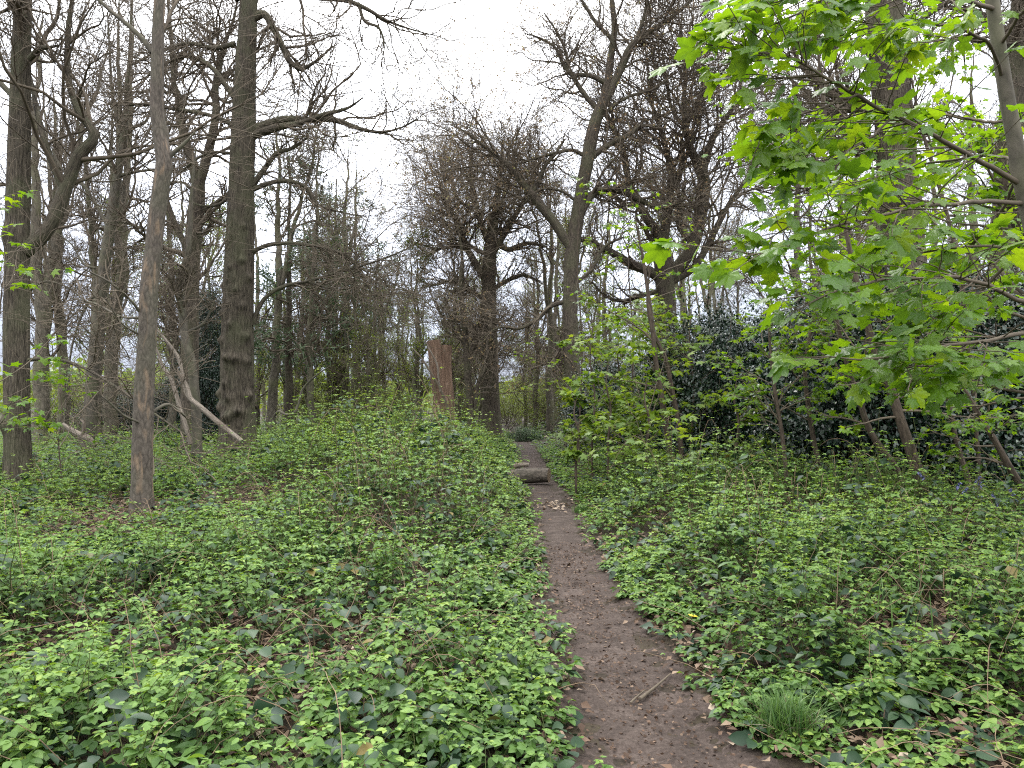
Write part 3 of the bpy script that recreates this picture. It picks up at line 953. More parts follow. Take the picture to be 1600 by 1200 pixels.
rb = np.random.default_rng(77)
zones = [(30, 330, 17, 'bare woodland tree in the thicket behind the peeling trunk', 'bare trees in the thicket on the left', 24, 46, (0, 1, 2, 3, 4, 1)),
         (400, 660, 34, 'thin bare tree in the far wood left of the red stump', 'trees in the far wood left of the stump', 30, 60, (0, 2, 3, 4, 5, 4)),
         (690, 890, 34, 'spindly tree with sparse spring leaf at the end of the path', 'spindly trees at the end of the path', 36, 64, (2, 4, 4, 5, 3, 0)),
         (910, 1130, 14, 'slim woodland tree far behind the spreading oak', 'trees far behind the spreading oak', 34, 60, (0, 3, 4, 2, 5, 1)),
         (1150, 1640, 22, 'woodland tree glimpsed through the maple and holly on the right', 'woodland trees behind the maple', 24, 52, (0, 1, 3, 2, 5, 0))]
taken = []
for (pa, pb, n, label, group, ya, yb, kinds) in zones:
    for i in range(n):
        for tr in range(20):
            px = rb.uniform(pa, pb)
            Y = ya + (yb - ya) * rb.random() ** 1.3
            x = (px - 800) / FPX * Y
            if abs(x - float(path_x(Y))) > 1.2 and all((x - a) ** 2 + (Y - b) ** 2 > 1.4 for a, b in taken):
                break
        taken.append((x, Y))
        k = kinds[rb.integers(0, len(kinds))]
        sc = rb.uniform(.75, 1.15)
        if 540 < px < 720:
            sc *= .72
        place(protos, used, k, x, Y, rb.uniform(0, 6.28), sc, label, group)


# the far edge of the wood, low green scrub under the trees
def proto_shrub(name, seed, H, W, stems, leaves_n, lm, leaf_s, tpl=LEAF_LOW, counts=(60, 260), m=None, upright=.15, r0=.02):
    rng = np.random.default_rng(seed)
    root = thing(name, (0, 0, 0), 'x', 'shrub')
    K = 14
    P = np.zeros((stems, K, 3))
    d = unit(np.concatenate([rng.normal(size=(stems, 2)) * .5, np.ones((stems, 1))], 1))
    P[:, 0, :2] = rng.normal(size=(stems, 2)) * .08 * W
    P[:, 0, 2] = -.1
    L = H * rng.uniform(.6, 1.05, stems)
    for k in range(1, K):
        d = unit(d + rng.normal(size=d.shape) * .12 + np.array([0, 0, upright * .2]))
        P[:, k] = P[:, k - 1] + d * (L / (K - 1))[:, None]
    R = np.broadcast_to(np.linspace(r0, .005, K), (stems, K)).copy()
    p2 = spawn(P, R, counts[0], .15, 1, .8, .2, .4, .4, .4, 8, .18, .06, .6, .005, rng=rng)
    p3 = spawn(*p2, counts[1], .1, 1, .8, .3, .5, .4, .3, 5, .2, .02, .7, .004, rng=rng)
    b = MB()
    for (p, r), s in zip(((P, R), p2, p3), (6, 4, 3)):
        V, Q, bc = tube(p, r, s, seed)
        b.add(V, Q, bc=bc)
    b.build('stem', m or M['sapling'], root)
    q, dd = tips(p3[0], rng, leaves_n, .05)
    b = MB()
    leaves(b, q, unit(dd + rng.normal(size=dd.shape) * .6), rng.normal(size=dd.shape) * .45 + [0, 0, 1], leaf_s * rng.uniform(.6, 1.4, leaves_n), tpl, np.clip(rng.normal(.5, .2, leaves_n), 0, 1))
    b.build('foliage', lm, root)
    return root


scrub = [proto_shrub('hawthorn_shrub', 51, 3.2, 1.6, 7, 1500, M['lime'], .06), proto_shrub('hawthorn_shrub', 52, 2.4, 1.6, 6, 1200, M['lime'], .06), proto_shrub('hawthorn_shrub', 53, 4.2, 1.4, 5, 1600, M['lime'], .065)]
sflag = [False] * 3
for (pa, pb, n, ya, yb, label, group) in [
        (430, 660, 26, 34, 58, 'fresh green hawthorn scrub under the far trees left of the stump', 'scrub left of the stump'),
        (700, 890, 44, 40, 70, 'pale green scrub lining the far end of the path', 'scrub at the end of the path'),
        (900, 1090, 12, 24, 40, 'yellow-green scrub between the oaks right of the path', 'scrub between the oaks'),
        (60, 420, 14, 28, 46, 'scattered green scrub in the thicket behind the left trees', 'scrub in the left thicket')]:
    for i in range(n):
        px, Y = rb.uniform(pa, pb), rb.uniform(ya, yb)
        x = (px - 800) / FPX * Y
        if abs(x - float(path_x(Y))) < 1.6 and Y < 44:
            x += 3.2 * np.sign(x - float(path_x(Y)) + .01)
        place(scrub, sflag, int(rb.integers(0, 3)), x, Y, rb.uniform(0, 6.28), rb.uniform(.7, 1.1), label, group, 'shrub')

# far tree line that closes the view
b = MB()
n = 26000
ang = rb.uniform(-.85, .85, n)
dist = rb.uniform(95, 150, n)
lump = 5.5 + 3.2 * n2(ang * 14, ang * 0, 1.0, 3, 4) + 2.0 * n2(ang * 60, ang * 0, 1.0, 2, 9)
gap = 1 - .75 * np.exp(-((ang + .075) / .03) ** 2)
zz = (rb.random(n) ** .7) * lump * gap
p = np.stack([np.sin(ang) * dist, np.cos(ang) * dist, zz + .3], -1)
leaves(b, p, rb.normal(size=(n, 3)), rb.normal(size=(n, 3)), rb.uniform(.5, 1.1, n), LEAF_LOW, rb.random(n) * .8 + .1)
tag(b.build('distant_woods', M['lime']), 'pale green mass of distant woods beyond the tree trunks', None, None, 'stuff')


# evergreen mass: holly
def proto_holly(name, seed, W, D, H, n, lm, clumps=150, leaf=.065, base=.0):
    rng = np.random.default_rng(seed)
    root = thing(name, (0, 0, 0), 'x', 'bush')
    u = unit(rng.normal(size=(clumps, 3)))
    u[:, 2] = np.abs(u[:, 2]) * 1.0
    rad = rng.uniform(.45, 1, clumps)[:, None] ** .5
    c = u * rad * np.array([W / 2, D / 2, H * .55]) + np.array([0, 0, H * .42 + base])
    low = rng.random(clumps) < .5
    c[low, 2] = rng.uniform(.1, H * .55, low.sum())
    c[low, :2] *= 1.12
    i = rng.integers(0, clumps, n)
    s = rng.uniform(.12, .34, clumps)[i][:, None]
    q = c[i] + rng.normal(size=(n, 3)) * s * np.array([1, 1, .7])
    q[:, 2] = np.abs(q[:, 2])
    out = unit(q - np.array([0, 0, H * .3]))
    b = MB()
    leaves(b, q, unit(out * .6 + rng.normal(size=q.shape) * .7), out * .7 + np.array([0, 0, .6]) + rng.normal(size=q.shape) * .5, leaf * rng.uniform(.7, 1.35, n), LEAF_MID, np.clip(rng.normal(.45, .22, n), 0, 1))
    b.build('foliage', lm, root)
    st = 9
    P = np.zeros((st, 12, 3))
    e = rng.normal(size=(st, 2)) * np.array([W * .22, D * .2])
    t = np.linspace(0, 1, 12)
    P[:, :, 0] = e[:, :1] * t + rng.normal(size=(st, 12)) * .03
    P[:, :, 1] = e[:, 1:] * t + rng.normal(size=(st, 12)) * .03
    P[:, :, 2] = t * H * rng.uniform(.7, .95, (st, 1)) - .1
    R = np.broadcast_to(np.linspace(.05, .01, 12), (st, 12))
    p2 = spawn(P, R, 160, .1, 1, 1.0, .2, .4, .4, .4, 7, .15, .03, .5, .005, rng=rng)
    b = MB()
    for (p, r), s in zip(((P, R), p2), (7, 4)):
        V, Q, bc = tube(p, r, s, seed)
        b.add(V, Q, bc=bc)
    b.build('stem', M['twig'], root)
    return root


h1 = proto_holly('holly_bush', 61, 3.6, 3.0, 3.9, 60000, M['holly'], 300, .06)
h2 = proto_holly('holly_bush', 62, 4.2, 3.0, 3.0, 56000, M['holly'], 300, .06)


def put(o, px, Y, rz, sc, label, cat, group=None, copy=False):
    x = (px - 800) / FPX * Y
    loc = (x, Y, float(hgt(x, Y)))
    if copy:
        return copy_thing(o, loc, rz, sc, label, group, cat)
    o.location = loc
    o.rotation_euler = (0, 0, rz)
    o.scale = (sc, sc, sc) if np.isscalar(sc) else sc
    return tag(o, label, cat, group)


HG = 'evergreen bushes on the right'
put(h1, 1190, 13.4, .3, (1.1, 1.0, 1.32), 'tall dark glossy holly bush with a rounded top left of the maple saplings', 'bush', HG)
put(h2, 1335, 13.0, 1.3, (1.1, 1, 1.2), 'dark holly bush filling the shade behind the leaning maple saplings', 'bush', HG)
put(h1, 1455, 14.4, 2.3, (1.15, 1.1, 1.05), 'dark evergreen bush under the stout trunk on the right', 'bush', HG, True)
put(h2, 1565, 13.2, 4.0, (1.15, 1, 1.2), 'deep-shaded evergreen bush above the bluebells at the right edge', 'bush', HG, True)
put(h1, 1660, 14.0, 5.0, (1.1, 1, 1), 'evergreen bush beyond the right end of the bluebell patch', 'bush', HG, True)
put(h2, 1130, 15.5, 2.0, (.8, .9, 1.15), 'evergreen bush joining the left side of the tall holly', 'bush', HG, True)
put(h2, 980, 21, .6, (.8, .8, .9), 'small dark evergreen bush between the two oaks', 'bush', HG, True)
put(h1, 285, 30, .6, (.6, .6, .7), 'dark evergreen bush behind the leaning broken branch', 'bush', 'evergreen bushes on the left')
put(h1, 328, 24, 3.0, (.42, .6, 1.35), 'narrow ivy-clad evergreen column just left of the tree with burrs', 'bush', 'evergreen bushes on the left', True)
put(h2, 190, 31, 3.9, (.7, .7, .7), 'low dark evergreen bush behind the fallen grey log on the left', 'bush', 'evergreen bushes on the left', True)
h3 = proto_holly('dark_bush', 63, 1.9, 1.4, .75, 5000, M['needle'], 60, .06)
put(h3, 818, 33, 0, .7, 'low dark green domed bush beside the far end of the path', 'bush')
h1.location = h1.location


# pine far left of the gap
def pine(name, label, px, Y, H, seed):
    rng = np.random.default_rng(seed)
    x = (px - 800) / FPX * Y
    root = thing(name, (x, Y, float(hgt(x, Y))), label, 'tree', 'pines behind the tree with burrs')
    o3 = ORG[root.name]
    K = 30
    P = np.stack([np.cumsum(rng.normal(size=K) * .03), np.cumsum(rng.normal(size=K) * .03), np.linspace(-.2, H, K)], -1) + o3
    R = np.linspace(.2, .03, K)
    V, Q, bc = tube(P[None], R[None], 12, seed)
    b = MB()
    b.add(V, Q, bc=bc)
    b.build('trunk', M['oak'], root)
    p1 = spawn(P[None], R[None], 34, .3, 1, 1.35, .15, H * .34, .3, .62, 12, .09, -.02, .35, .012, .05, rng=rng)
    p2 = spawn(*p1, 300, .25, 1, .9, .25, .32, .4, .3, 6, .14, .03, .5, .006, rng=rng)
    b = MB()
    for (p, r), s in ((p1, 5), (p2, 3)):
        V, Q, bc = tube(p, r, s, seed)
        b.add(V, Q, bc=bc)
    b.build('limb', M['twig'], root)
    n = 5500
    q, d = tips(p2[0], rng, n, .10)
    b = MB()
    leaves(b, q, unit(d * .6 + rng.normal(size=q.shape) * .8), rng.normal(size=q.shape), rng.uniform(.14, .30, n), (np.array([(-.09, 0, 0), (.09, 0, 0), (.03, 1, 0), (-.03, 1, 0)]), np.array([(0, 1, 2, 3)]), None), rng.random(n))
    b.build('foliage', M['needle'], root)
    return root


pine('pine_tree', 'dark green pine with drooping needle sprays right behind the tree with burrs', 450, 31, 11.5, 71)
pine('pine_tree', 'thinner pine with sparse needles at the left edge of the open sky', 525, 36, 12.0, 72)


# ------------------------------------------------------------------ stump, logs, fallen branches
def stump():
    Y = 25
    pl = [(698, 720, .40), (696, 668, .385), (692, 630, .36), (690, 600, .34), (688, 570, .33)]
    root_xy = at(698, 720, Y)
    root = thing('tree_stump', (root_xy[0], Y, float(hgt(root_xy[0], Y))), 'tall reddish-brown cut tree stump with a notched double top', 'stump')
    b = MB()
    for pts, sd_, fz in (([(697, 725, .33), (695, 668, .30), (690, 620, .265), (684, 580, .235), (680, 550, .215), (678, 532, .21)], 1, (.10, .02)),
                         ([(701, 725, .31), (699, 668, .28), (697, 620, .25), (696, 580, .20), (697, 555, .175), (698, 540, .165)], 2, (-.03, .05))):
        P, R = px_line([(*q, (0 if sd_ == 1 else .08)) for q in pts], Y, 70)
        S = 44
        th = np.linspace(0, 2 * PI, S, endpoint=False)
        al = np.linspace(0, 3.4, 70)
        A, T = np.meshgrid(al, th, indexing='ij')
        q = np.stack([np.cos(T) * 4, np.sin(T) * 4, A * .7 + sd_ * 5], -1)
        mult = 1 + .09 * (1 - 2 * np.abs(fbm(q, 3))) + .10 * fbm(q * .3, 2) + .25 * np.exp(-A / .5)
        V, Q, bc = tube(P[None], R[None], S, sd_, mult[None])
        V = V.reshape(70, S, 3).copy()
        # sawn top: slanting plane
        tl = V[-1]
        cx = tl.mean(0)
        V[-1, :, 2] = cx[2] + (tl[:, 0] - cx[0]) * fz[0] + (tl[:, 1] - cx[1]) * fz[1] + .02 * vnoise(tl * 9)
        b.add(V, Q, bc=bc, mat=0)
        ring = V[-1]
        cap = np.concatenate([[ring.mean(0) + [0, 0, .01]], ring])
        b.add(cap, None, [(0, 1 + k, 1 + (k + 1) % S) for k in range(S)], mat=1)
    b.build('trunk', [M['stumpwood'], M['cutwood']], root, smooth=True)
    return root


stump()


def stick(name, pts, Y, m, label, cat, S=9, K=50, group=None, sub=(), knob=.10, broken=True):
    """A fallen branch; pts px,py,r,dy; sub: side branches (children)."""
    P, R = px_line(pts, Y, K)
    root = thing(name, P[0], label, cat, group)
    mu = 1 + knob * fbm(np.stack([np.broadcast_to(np.linspace(0, 12, K)[:, None], (K, S)), np.broadcast_to(np.arange(S)[None] * .8, (K, S)), np.full((K, S), Y)], -1), 3)
    V, Q, bc = tube(P[None], R[None], S, Y, mu[None])
    V = V.reshape(K, S, 3).copy()
    b = MB()
    b.add(V, Q, bc=bc)
    for e in (0, -1):
        ring = V[e]
        jag = ring.copy()
        cap = np.concatenate([[ring.mean(0) + (P[e] - P[1 if e == 0 else -2]) * .15], jag])
        b.add(cap, None, [(0, 1 + k, 1 + (k + 1) % S) for k in range(S)])
    b.build('stem', m, root)
    for s_ in sub:
        p, r = px_line(s_, Y, 24)
        V, Q, bc = tube(p[None], r[None], 7, Y)
        b = MB()
        b.add(V, Q, bc=bc)
        b.build('side_branch', m, root)
    return root


stick('broken_branch', [(378, 690, .042, -.3), (362, 677, .046, -.2), (335, 655, .05), (312, 635, .05, .1), (297, 622, .046, .2), (290, 610, .038, .3), (286, 585, .034, .4), (277, 556, .035, .5), (262, 535, .03, .6), (250, 520, .022, .7), (238, 500, .01, .8)],
      14.5, M['palewood'], 'long pale broken branch leaning down to the right in front of the tree with burrs', 'branch', sub=[[(297, 622, .05, .2), (290, 600, .04, .25), (280, 585, .03, .2), (277, 575, .01, .2)]])
stick('broken_branch', [(298, 694, .045), (292, 672, .045), (282, 640, .045, .1), (274, 612, .042, .2), (266, 590, .04, .3), (254, 572, .035, .4), (248, 555, .03, .5), (240, 535, .015, .6)],
      15.2, M['palewood'], 'shorter upright pale dead branch crossing behind the long broken one', 'branch')
stick('fallen_branch', [(150, 696, .05), (138, 685, .06), (122, 678, .055, .1), (108, 670, .05, .1), (98, 662, .03, .1)], 15, M['palewood'],
      'grey weathered fallen branch with a pale stub in the brambles at left', 'branch', sub=[[(128, 680, .035), (132, 668, .032), (130, 660, .03), (125, 655, .012)]])
stick('leaning_stick', [(704, 652, .035, -.45), (694, 622, .04, -.5), (684, 600, .035, -.5), (672, 580, .03, -.45), (655, 555, .022, -.3), (640, 540, .012, 0)], 25, M['twig'],
      'dark thin stick leaning across the front of the red stump', 'branch')
stick('leaning_stick', [(688, 612, .03, -.52), (685, 590, .03, -.45), (683, 570, .03, -.42), (676, 555, .026, -.42), (668, 540, .02, -.4), (665, 532, .012, -.4)], 25, M['palewood'],
      'pale peeled stick propped against the red stump', 'branch')
stick('curved_branch', [(424, 668, .02), (427, 652, .03), (436, 643, .034, -.1), (447, 648, .034, -.2), (458, 646, .034, -.2), (466, 632, .03, -.1), (472, 610, .028), (490, 590, .02), (515, 572, .01)], 19, M['smooth'],
      'hook-shaped grey branch rising out of the brambles right of the tree with burrs', 'branch')
for pts, lab in (([(1000, 1092, .011), (1018, 1078, .009), (1035, 1064, .006), (1048, 1052, .003)], 'forked dark twig lying at the right edge of the path'),
                 ([(985, 1098, .006), (998, 1086, .005), (1008, 1078, .003)], 'short thin twig lying on the bare path')):
    zs = []
    for (px, py, r) in pts:
        dy_ = (600 - py) / FPX
        dz = SP + dy_ * CP
        yy = -CAM_H / dz * (CP - dy_ * SP)
        zs.append((px, py, r, yy))
    stick('fallen_twig', [(q[0], q[1], q[2], q[3] * 1.0) for q in zs], 0, M['twig'], lab, 'twig', S=6, K=16)


def log_mesh(name, pa, pb, Y, r, label, dy=0.0, m=None, caps=True):
    A, B = at(pa[0], pa[1], Y), at(pb[0], pb[1], Y + dy)
    K, S = 60, 36
    t = np.linspace(0, 1, K)[:, None]
    P = A + (B - A) * t + np.array([0, 0, .02]) * np.sin(t * 3)
    th = np.linspace(0, 2 * PI, S, endpoint=False)
    AA, TT = np.meshgrid(np.linspace(0, np.linalg.norm(B - A), K), th, indexing='ij')
    mu = 1 + .10 * fbm(np.stack([np.cos(TT) * 1.2, np.sin(TT) * 1.2, AA * 2.2 + 3], -1), 3) + .05 * fbm(np.stack([np.cos(TT) * 4, np.sin(TT) * 4, AA * 7], -1), 2)
    R = np.full(K, r) * np.linspace(1.0, .93, K)
    root = thing(name, (A + B) / 2, label, 'log')
    V, Q, bc = tube(P[None], R[None], S, 3, mu[None])
    V = V.reshape(K, S, 3).copy()
    b = MB()
    b.add(V, Q, bc=bc)
    b.build('bark', m or M['logbark'], root)
    for e in (0, -1):
        b = MB()
        ring = V[e]
        c0 = ring.mean(0)
        rings = [c0 + (ring - c0) * f for f in (1, .66, .33)]
        vv = np.concatenate(rings + [[c0]])
        q = [(k + j * S, (k + 1) % S + j * S, (k + 1) % S + (j + 1) * S, k + (j + 1) * S) for j in range(2) for k in range(S)]
        b.add(vv + (P[e] - P[1 if e == 0 else -2]) * .05, q, [(3 * S, 2 * S + k, 2 * S + (k + 1) % S) for k in range(S)])
        b.build('cut_end', M['cutwood'], root)
    return root


log_mesh('fallen_log', (796, 746), (858, 743), 15.6, .155, 'short thick grey log lying across the footpath', dy=-.25)
log_mesh('fallen_log', (803, 729), (826, 727), 16.6, .05, 'small pale log end behind the thick log on the path', m=M['palewood'])


# ------------------------------------------------------------------ saplings, maple
def pt_on(px, py, Y):
    return at(px, py, Y)


def leaf_sprays(b, TP, rng, size, tpl, mat_i=1, pet=.06, nodes=(1, 2, 3, 4, 5), bs=None, face=.35, drop=.25, prob=.95, petm=2):
    """Opposite leaf pairs on petioles along twigs TP (n,K,3)."""
    n, K, _ = TP.shape
    pos, ax, nr, pc = [], [], [], []
    for k in nodes:
        if k >= K:
            continue
        t = unit(TP[:, k] - TP[:, k - 1])
        side = unit(np.cross(t, np.array([0, 0, 1.0])) + 1e-6)
        for s in ((1, -1, 0) if k == K - 1 else (1, -1)):
            keep = rng.random(n) < prob
            a = unit(side * s * rng.uniform(.5, 1.0, (n, 1)) + t * rng.uniform(.4, 1, (n, 1)) + rng.normal(size=(n, 3)) * .25 + np.array([0, 0, -.05]))
            L = pet * rng.uniform(.6, 1.4, (n, 1))
            q = TP[:, k] + a * L
            a2 = unit(a + np.array([0, 0, -drop]) + rng.normal(size=(n, 3)) * .25)
            pos.append(q[keep])
            ax.append(a2[keep])
            nr.append((np.array([0, 0, 1.0]) + rng.normal(size=(n, 3)) * face)[keep])
            pc.append(np.stack([TP[:, k], (TP[:, k] + q) / 2 + np.array([0, 0, .006]), q], 1)[keep])
    pos, ax, nr, pc = map(np.concatenate, (pos, ax, nr, pc))
    m = len(pos)
    leaves(b, pos, ax, nr, size * np.clip(rng.normal(1, .25, m), .45, 1.6), tpl, np.clip(rng.normal(.5, .22, m), 0, 1), mat_i)
    return pc


def maple_tree():
    rng = np.random.default_rng(91)
    stem = [(1725, 980, .055), (1690, 700, .052), (1655, 520, .05), (1622, 390, .047), (1600, 300, .045), (1586, 220, .043), (1573, 150, .041), (1562, 80, .039), (1552, 10, .037), (1540, -120, .03), (1530, -260, .02)]
    Y = 4.6
    P, R = px_line(stem, Y, 60)
    zg = float(hgt(P[0, 0], Y))
    root = thing('maple_tree', (P[0, 0], Y, zg), 'young maple with big bright green backlit leaves hanging in from the right', 'tree')
    n = 12
    ext = np.linspace(0, 1, n, endpoint=False)[:, None] * (P[0] - np.array([P[0, 0] + .03, Y, zg - .1])) + np.array([P[0, 0] + .03, Y, zg - .1])
    P = np.concatenate([ext, P])
    R = np.concatenate([np.full(n, R[0]), R])
    trunk_mesh('trunk', P, R, 20, M['smooth'], root, .015, 3, [(3.05, 3.0, .05, .3)], .2, 4, .05)
    br = [
        [(1598, 288, .017, 0), (1545, 255, .015, -.1), (1490, 228, .013, -.3), (1430, 195, .011, -.5), (1370, 165, .010, -.6), (1310, 132, .008, -.8), (1235, 92, .006, -1.0), (1170, 82, .004, -1.1), (1105, 72, .0025, -1.15)],
        [(1606, 318, .015, 0), (1560, 318, .014, -.1), (1500, 320, .012, -.3), (1440, 326, .010, -.5), (1380, 342, .008, -.7), (1310, 360, .006, -.9), (1230, 392, .004, -1.1), (1120, 425, .0025, -1.2)],
        [(1640, 500, .015, 0), (1590, 470, .013, -.2), (1540, 452, .012, -.3), (1470, 443, .010, -.5), (1400, 446, .008, -.7), (1330, 462, .006, -.9), (1250, 500, .003, -1.1)],
        [(1655, 520, .014, 0), (1600, 522, .013, -.1), (1540, 532, .010, -.3), (1470, 542, .008, -.5), (1390, 556, .006, -.8), (1310, 560, .004, -1.0), (1235, 560, .0025, -1.1)],
        [(1553, 15, .014, 0), (1490, 0, .012, -.3), (1420, -8, .010, -.5), (1340, -5, .008, -.7), (1260, 5, .005, -.9), (1190, 20, .003, -1.0)],
        [(1568, 125, .012, 0), (1545, 70, .010, -.2), (1500, 55, .008, -.4), (1440, 45, .006, -.6), (1380, 45, .004, -.7), (1320, 40, .0025, -.8)],
        [(1580, 190, .010, 0), (1530, 190, .009, .2), (1470, 180, .008, .4), (1400, 172, .006, .6), (1340, 178, .0025, .7)],
        [(1594, 255, .010, 0), (1540, 245, .009, .3), (1460, 255, .008, .6), (1380, 275, .006, .8), (1310, 290, .004, 1.0), (1265, 285, .0025, 1.0)],
        [(1625, 400, .011, 0), (1580, 390, .010, .2), (1510, 385, .008, .4), (1430, 395, .006, .6), (1350, 405, .004, .8), (1310, 415, .0025, .9)],
        [(1690, 620, .012, 0), (1640, 590, .010, -.2), (1580, 575, .008, -.4), (1520, 572, .006, -.6), (1440, 585, .004, -.7), (1380, 590, .0025, -.8)],
        [(1560, 70, .012, 0), (1600, 20, .010, -.3), (1650, -30, .008, -.5), (1720, -60, .004, -.8)],
        [(1600, 300, .010, 0), (1640, 230, .008, .1), (1680, 170, .006, .2), (1730, 120, .003, .2)],
        [(1400, 182, .007, -.55), (1360, 215, .006, -.7), (1300, 250, .004, -.85), (1210, 245, .0025, -1.0)],
        [(1340, 148, .006, -.7), (1280, 165, .005, -.8), (1215, 190, .004, -.9), (1175, 225, .003, -.95), (1160, 255, .002, -1.0)],
        [(1290, 0, .006, -.85), (1230, 30, .005, -.95), (1170, 50, .004, -1.0), (1110, 40, .0025, -1.05)],
        [(1330, 358, .005, -.85), (1270, 350, .004, -.9), (1215, 365, .003, -1.0), (1170, 395, .002, -1.05)],
        [(1350, 160, .006, -.65), (1300, 200, .005, -.5), (1240, 260, .004, -.4), (1205, 300, .0025, -.4)],
        [(1590, 240, .010, 0), (1560, 340, .009, .4), (1490, 400, .007, .7), (1420, 440, .005, .9), (1360, 470, .003, 1.0)],
        [(1612, 350, .012, 0), (1570, 420, .010, .3), (1500, 480, .008, .5), (1430, 500, .005, .6), (1380, 520, .003, .7)],
    ]
    lines = []
    for lb in br:
        lp, lr = px_line(lb, Y, 30)
        wob = np.cumsum(rng.normal(size=lp.shape) * .004, 0)
        lp = lp + wob
        lines.append((lp, lr))
        V, Q, bc = tube(lp[None], lr[None], 8, 1)
        b = MB()
        b.add(V, Q, bc=bc)
        b.build('branch', M['twig'], root)
    LP, LR = pack(lines, 24)
    # side twigs lie in roughly horizontal sprays
    p2 = spawn(LP, LR, 360, .2, .93, .8, .2, .34, .3, .62, 6, .12, .0, .6, .002, .005, rng=rng)
    p2[0][:, :, 2] = p2[0][:, :1, 2] + (p2[0][:, :, 2] - p2[0][:, :1, 2]) * .45 - .02 * np.linspace(0, 1, 6) ** 2
    b = MB()
    V, Q, bc = tube(*p2, 5, 2)
    b.add(V, Q, bc=bc)
    b.build('crown', M['twig'], root)
    b = MB()
    pc = leaf_sprays(b, p2[0], rng, .098, LEAF_MAPLE, 0, .05, (3, 5), face=.36, drop=.28, prob=.75)
    ends = np.stack([lp[[8, 14, 19, 23, 26, 29]] for lp, _ in lines if np.linalg.norm(lp[-1] - lp[0]) > .75])
    pc2 = leaf_sprays(b, ends, rng, .115, LEAF_MAPLE, 0, .055, (1, 2, 3, 4, 5), face=.36, drop=.28, prob=.95)
    pc = np.concatenate([pc, pc2])
    V, Q, bc = tube(pc, np.full(pc.shape[:2], .0016), 3)
    b.add(V, Q, bc=bc, mat=1)
    b.build('foliage', [M['maple'], M['stalk']], root)


maple_tree()


def sapling(name, label, cat, pts, Y, leaf, ntw=60, m=None, seed=1, side=.5, tw_len=.35, t0=.3, group=None, lm=None, tpl=None, up=.0, flat=.4, prob=.8, sub=()):
    rng = np.random.default_rng(seed)
    P, R = px_line(pts, Y, 40)
    zg = float(hgt(P[0, 0], P[0, 1]))
    if P[0, 2] > zg:
        ext = np.linspace(0, 1, 8, endpoint=False)[:, None] * (P[0] - np.array([P[0, 0], P[0, 1], zg - .08])) + np.array([P[0, 0], P[0, 1], zg - .08])
        P = np.concatenate([ext, P])
        R = np.concatenate([np.full(8, R[0]), R])
    root = thing(name, (P[0, 0], P[0, 1], zg), label, cat, group)
    trunk_mesh('trunk', P, R, 14, m or M['sapling'], root, .03, 5, (), .2, seed, .07)
    LP, LR = pack([(P, R)], 30)
    p1 = spawn(LP, LR, max(6, ntw // 5), t0, 1, 1.0, .25, tw_len * 3.6 if tw_len * 3.6 >= 1.5 else tw_len, .35, .4, 8, .15, .05, .45, .003, .02, rng=rng)
    p2 = spawn(*p1, ntw, .2, 1, .8, .25, .45, .35, .4, 6, .12, up, .6, .002, .006, rng=rng)
    p2[0][:, :, 2] = p2[0][:, :1, 2] + (p2[0][:, :, 2] - p2[0][:, :1, 2]) * flat
    b = MB()
    for (p, r), s in ((p1, 5), (p2, 4)):
        V, Q, bc = tube(p, r, s, seed)
        b.add(V, Q, bc=bc)
    b.build('crown', M['twig'], root)
    if leaf:
        b = MB()
        leaf_sprays(b, p2[0], rng, leaf, tpl or LEAF_MAPLE_LOW, 0, leaf * .5, (2, 3, 4, 5), face=.35, drop=.15, prob=prob)
        b.build('foliage', lm or M['maple'], root)
    return root


SG = 'maple saplings on the right'
sapling('maple_sapling', 'thickest leaning brown sapling stem below the big maple leaves', 'sapling', [(1440, 755, .07), (1425, 710, .065), (1408, 660, .06), (1390, 605, .055), (1375, 570, .05), (1362, 530, .045), (1345, 470, .04), (1330, 400, .03), (1315, 330, .015)], 9.5, .085, 90, seed=201, group=SG)
sapling('maple_sapling', 'crooked brown sapling curving left beside the thickest leaning one', 'sapling', [(1408, 752, .045), (1396, 725, .043), (1380, 705, .042), (1366, 685, .04), (1352, 655, .038), (1342, 620, .035), (1330, 590, .03), (1318, 550, .025), (1308, 500, .02), (1300, 440, .01)], 10, .085, 80, seed=202, group=SG)
sapling('maple_sapling', 'thin sapling stem standing left of the two leaning ones in front of the holly', 'sapling', [(1280, 728, .035), (1272, 690, .034), (1264, 640, .032), (1258, 590, .03), (1262, 540, .028), (1275, 470, .025), (1268, 420, .02), (1262, 370, .01)], 11, .085, 90, seed=203, group=SG)
sapling('maple_sapling', 'slim pale sapling rising from the bluebells right of the leaning stems', 'sapling', [(1512, 745, .035), (1500, 710, .034), (1490, 670, .03), (1485, 640, .028), (1475, 600, .025), (1465, 540, .02), (1450, 460, .01)], 10.5, .08, 90, seed=204, group=SG)
sapling('maple_sapling', 'dark thin sapling slanting down to the right edge through the bluebells', 'sapling', [(1602, 770, .04), (1580, 735, .04), (1555, 690, .035), (1530, 650, .03), (1510, 615, .025), (1490, 585, .02), (1460, 540, .01)], 9, .075, 80, seed=205, group=SG)
sapling('maple_sapling', 'tall sapling with pale green sprays in front of the tall holly', 'sapling', [(1228, 735, .03), (1222, 680, .028), (1212, 620, .025), (1205, 560, .02), (1200, 500, .01)], 10.5, .075, 110, seed=206, group=SG, flat=.25)
sapling('young_maple', 'dark crooked stem of a thin tree high behind the upper maple leaves', 'sapling', [(1330, 720, .045), (1325, 560, .04), (1318, 430, .04), (1313, 330, .04), (1312, 300, .04), (1300, 240, .035), (1290, 190, .03), (1282, 120, .025), (1275, 40, .015)], 12.5, .10, 130, seed=207, t0=.45)
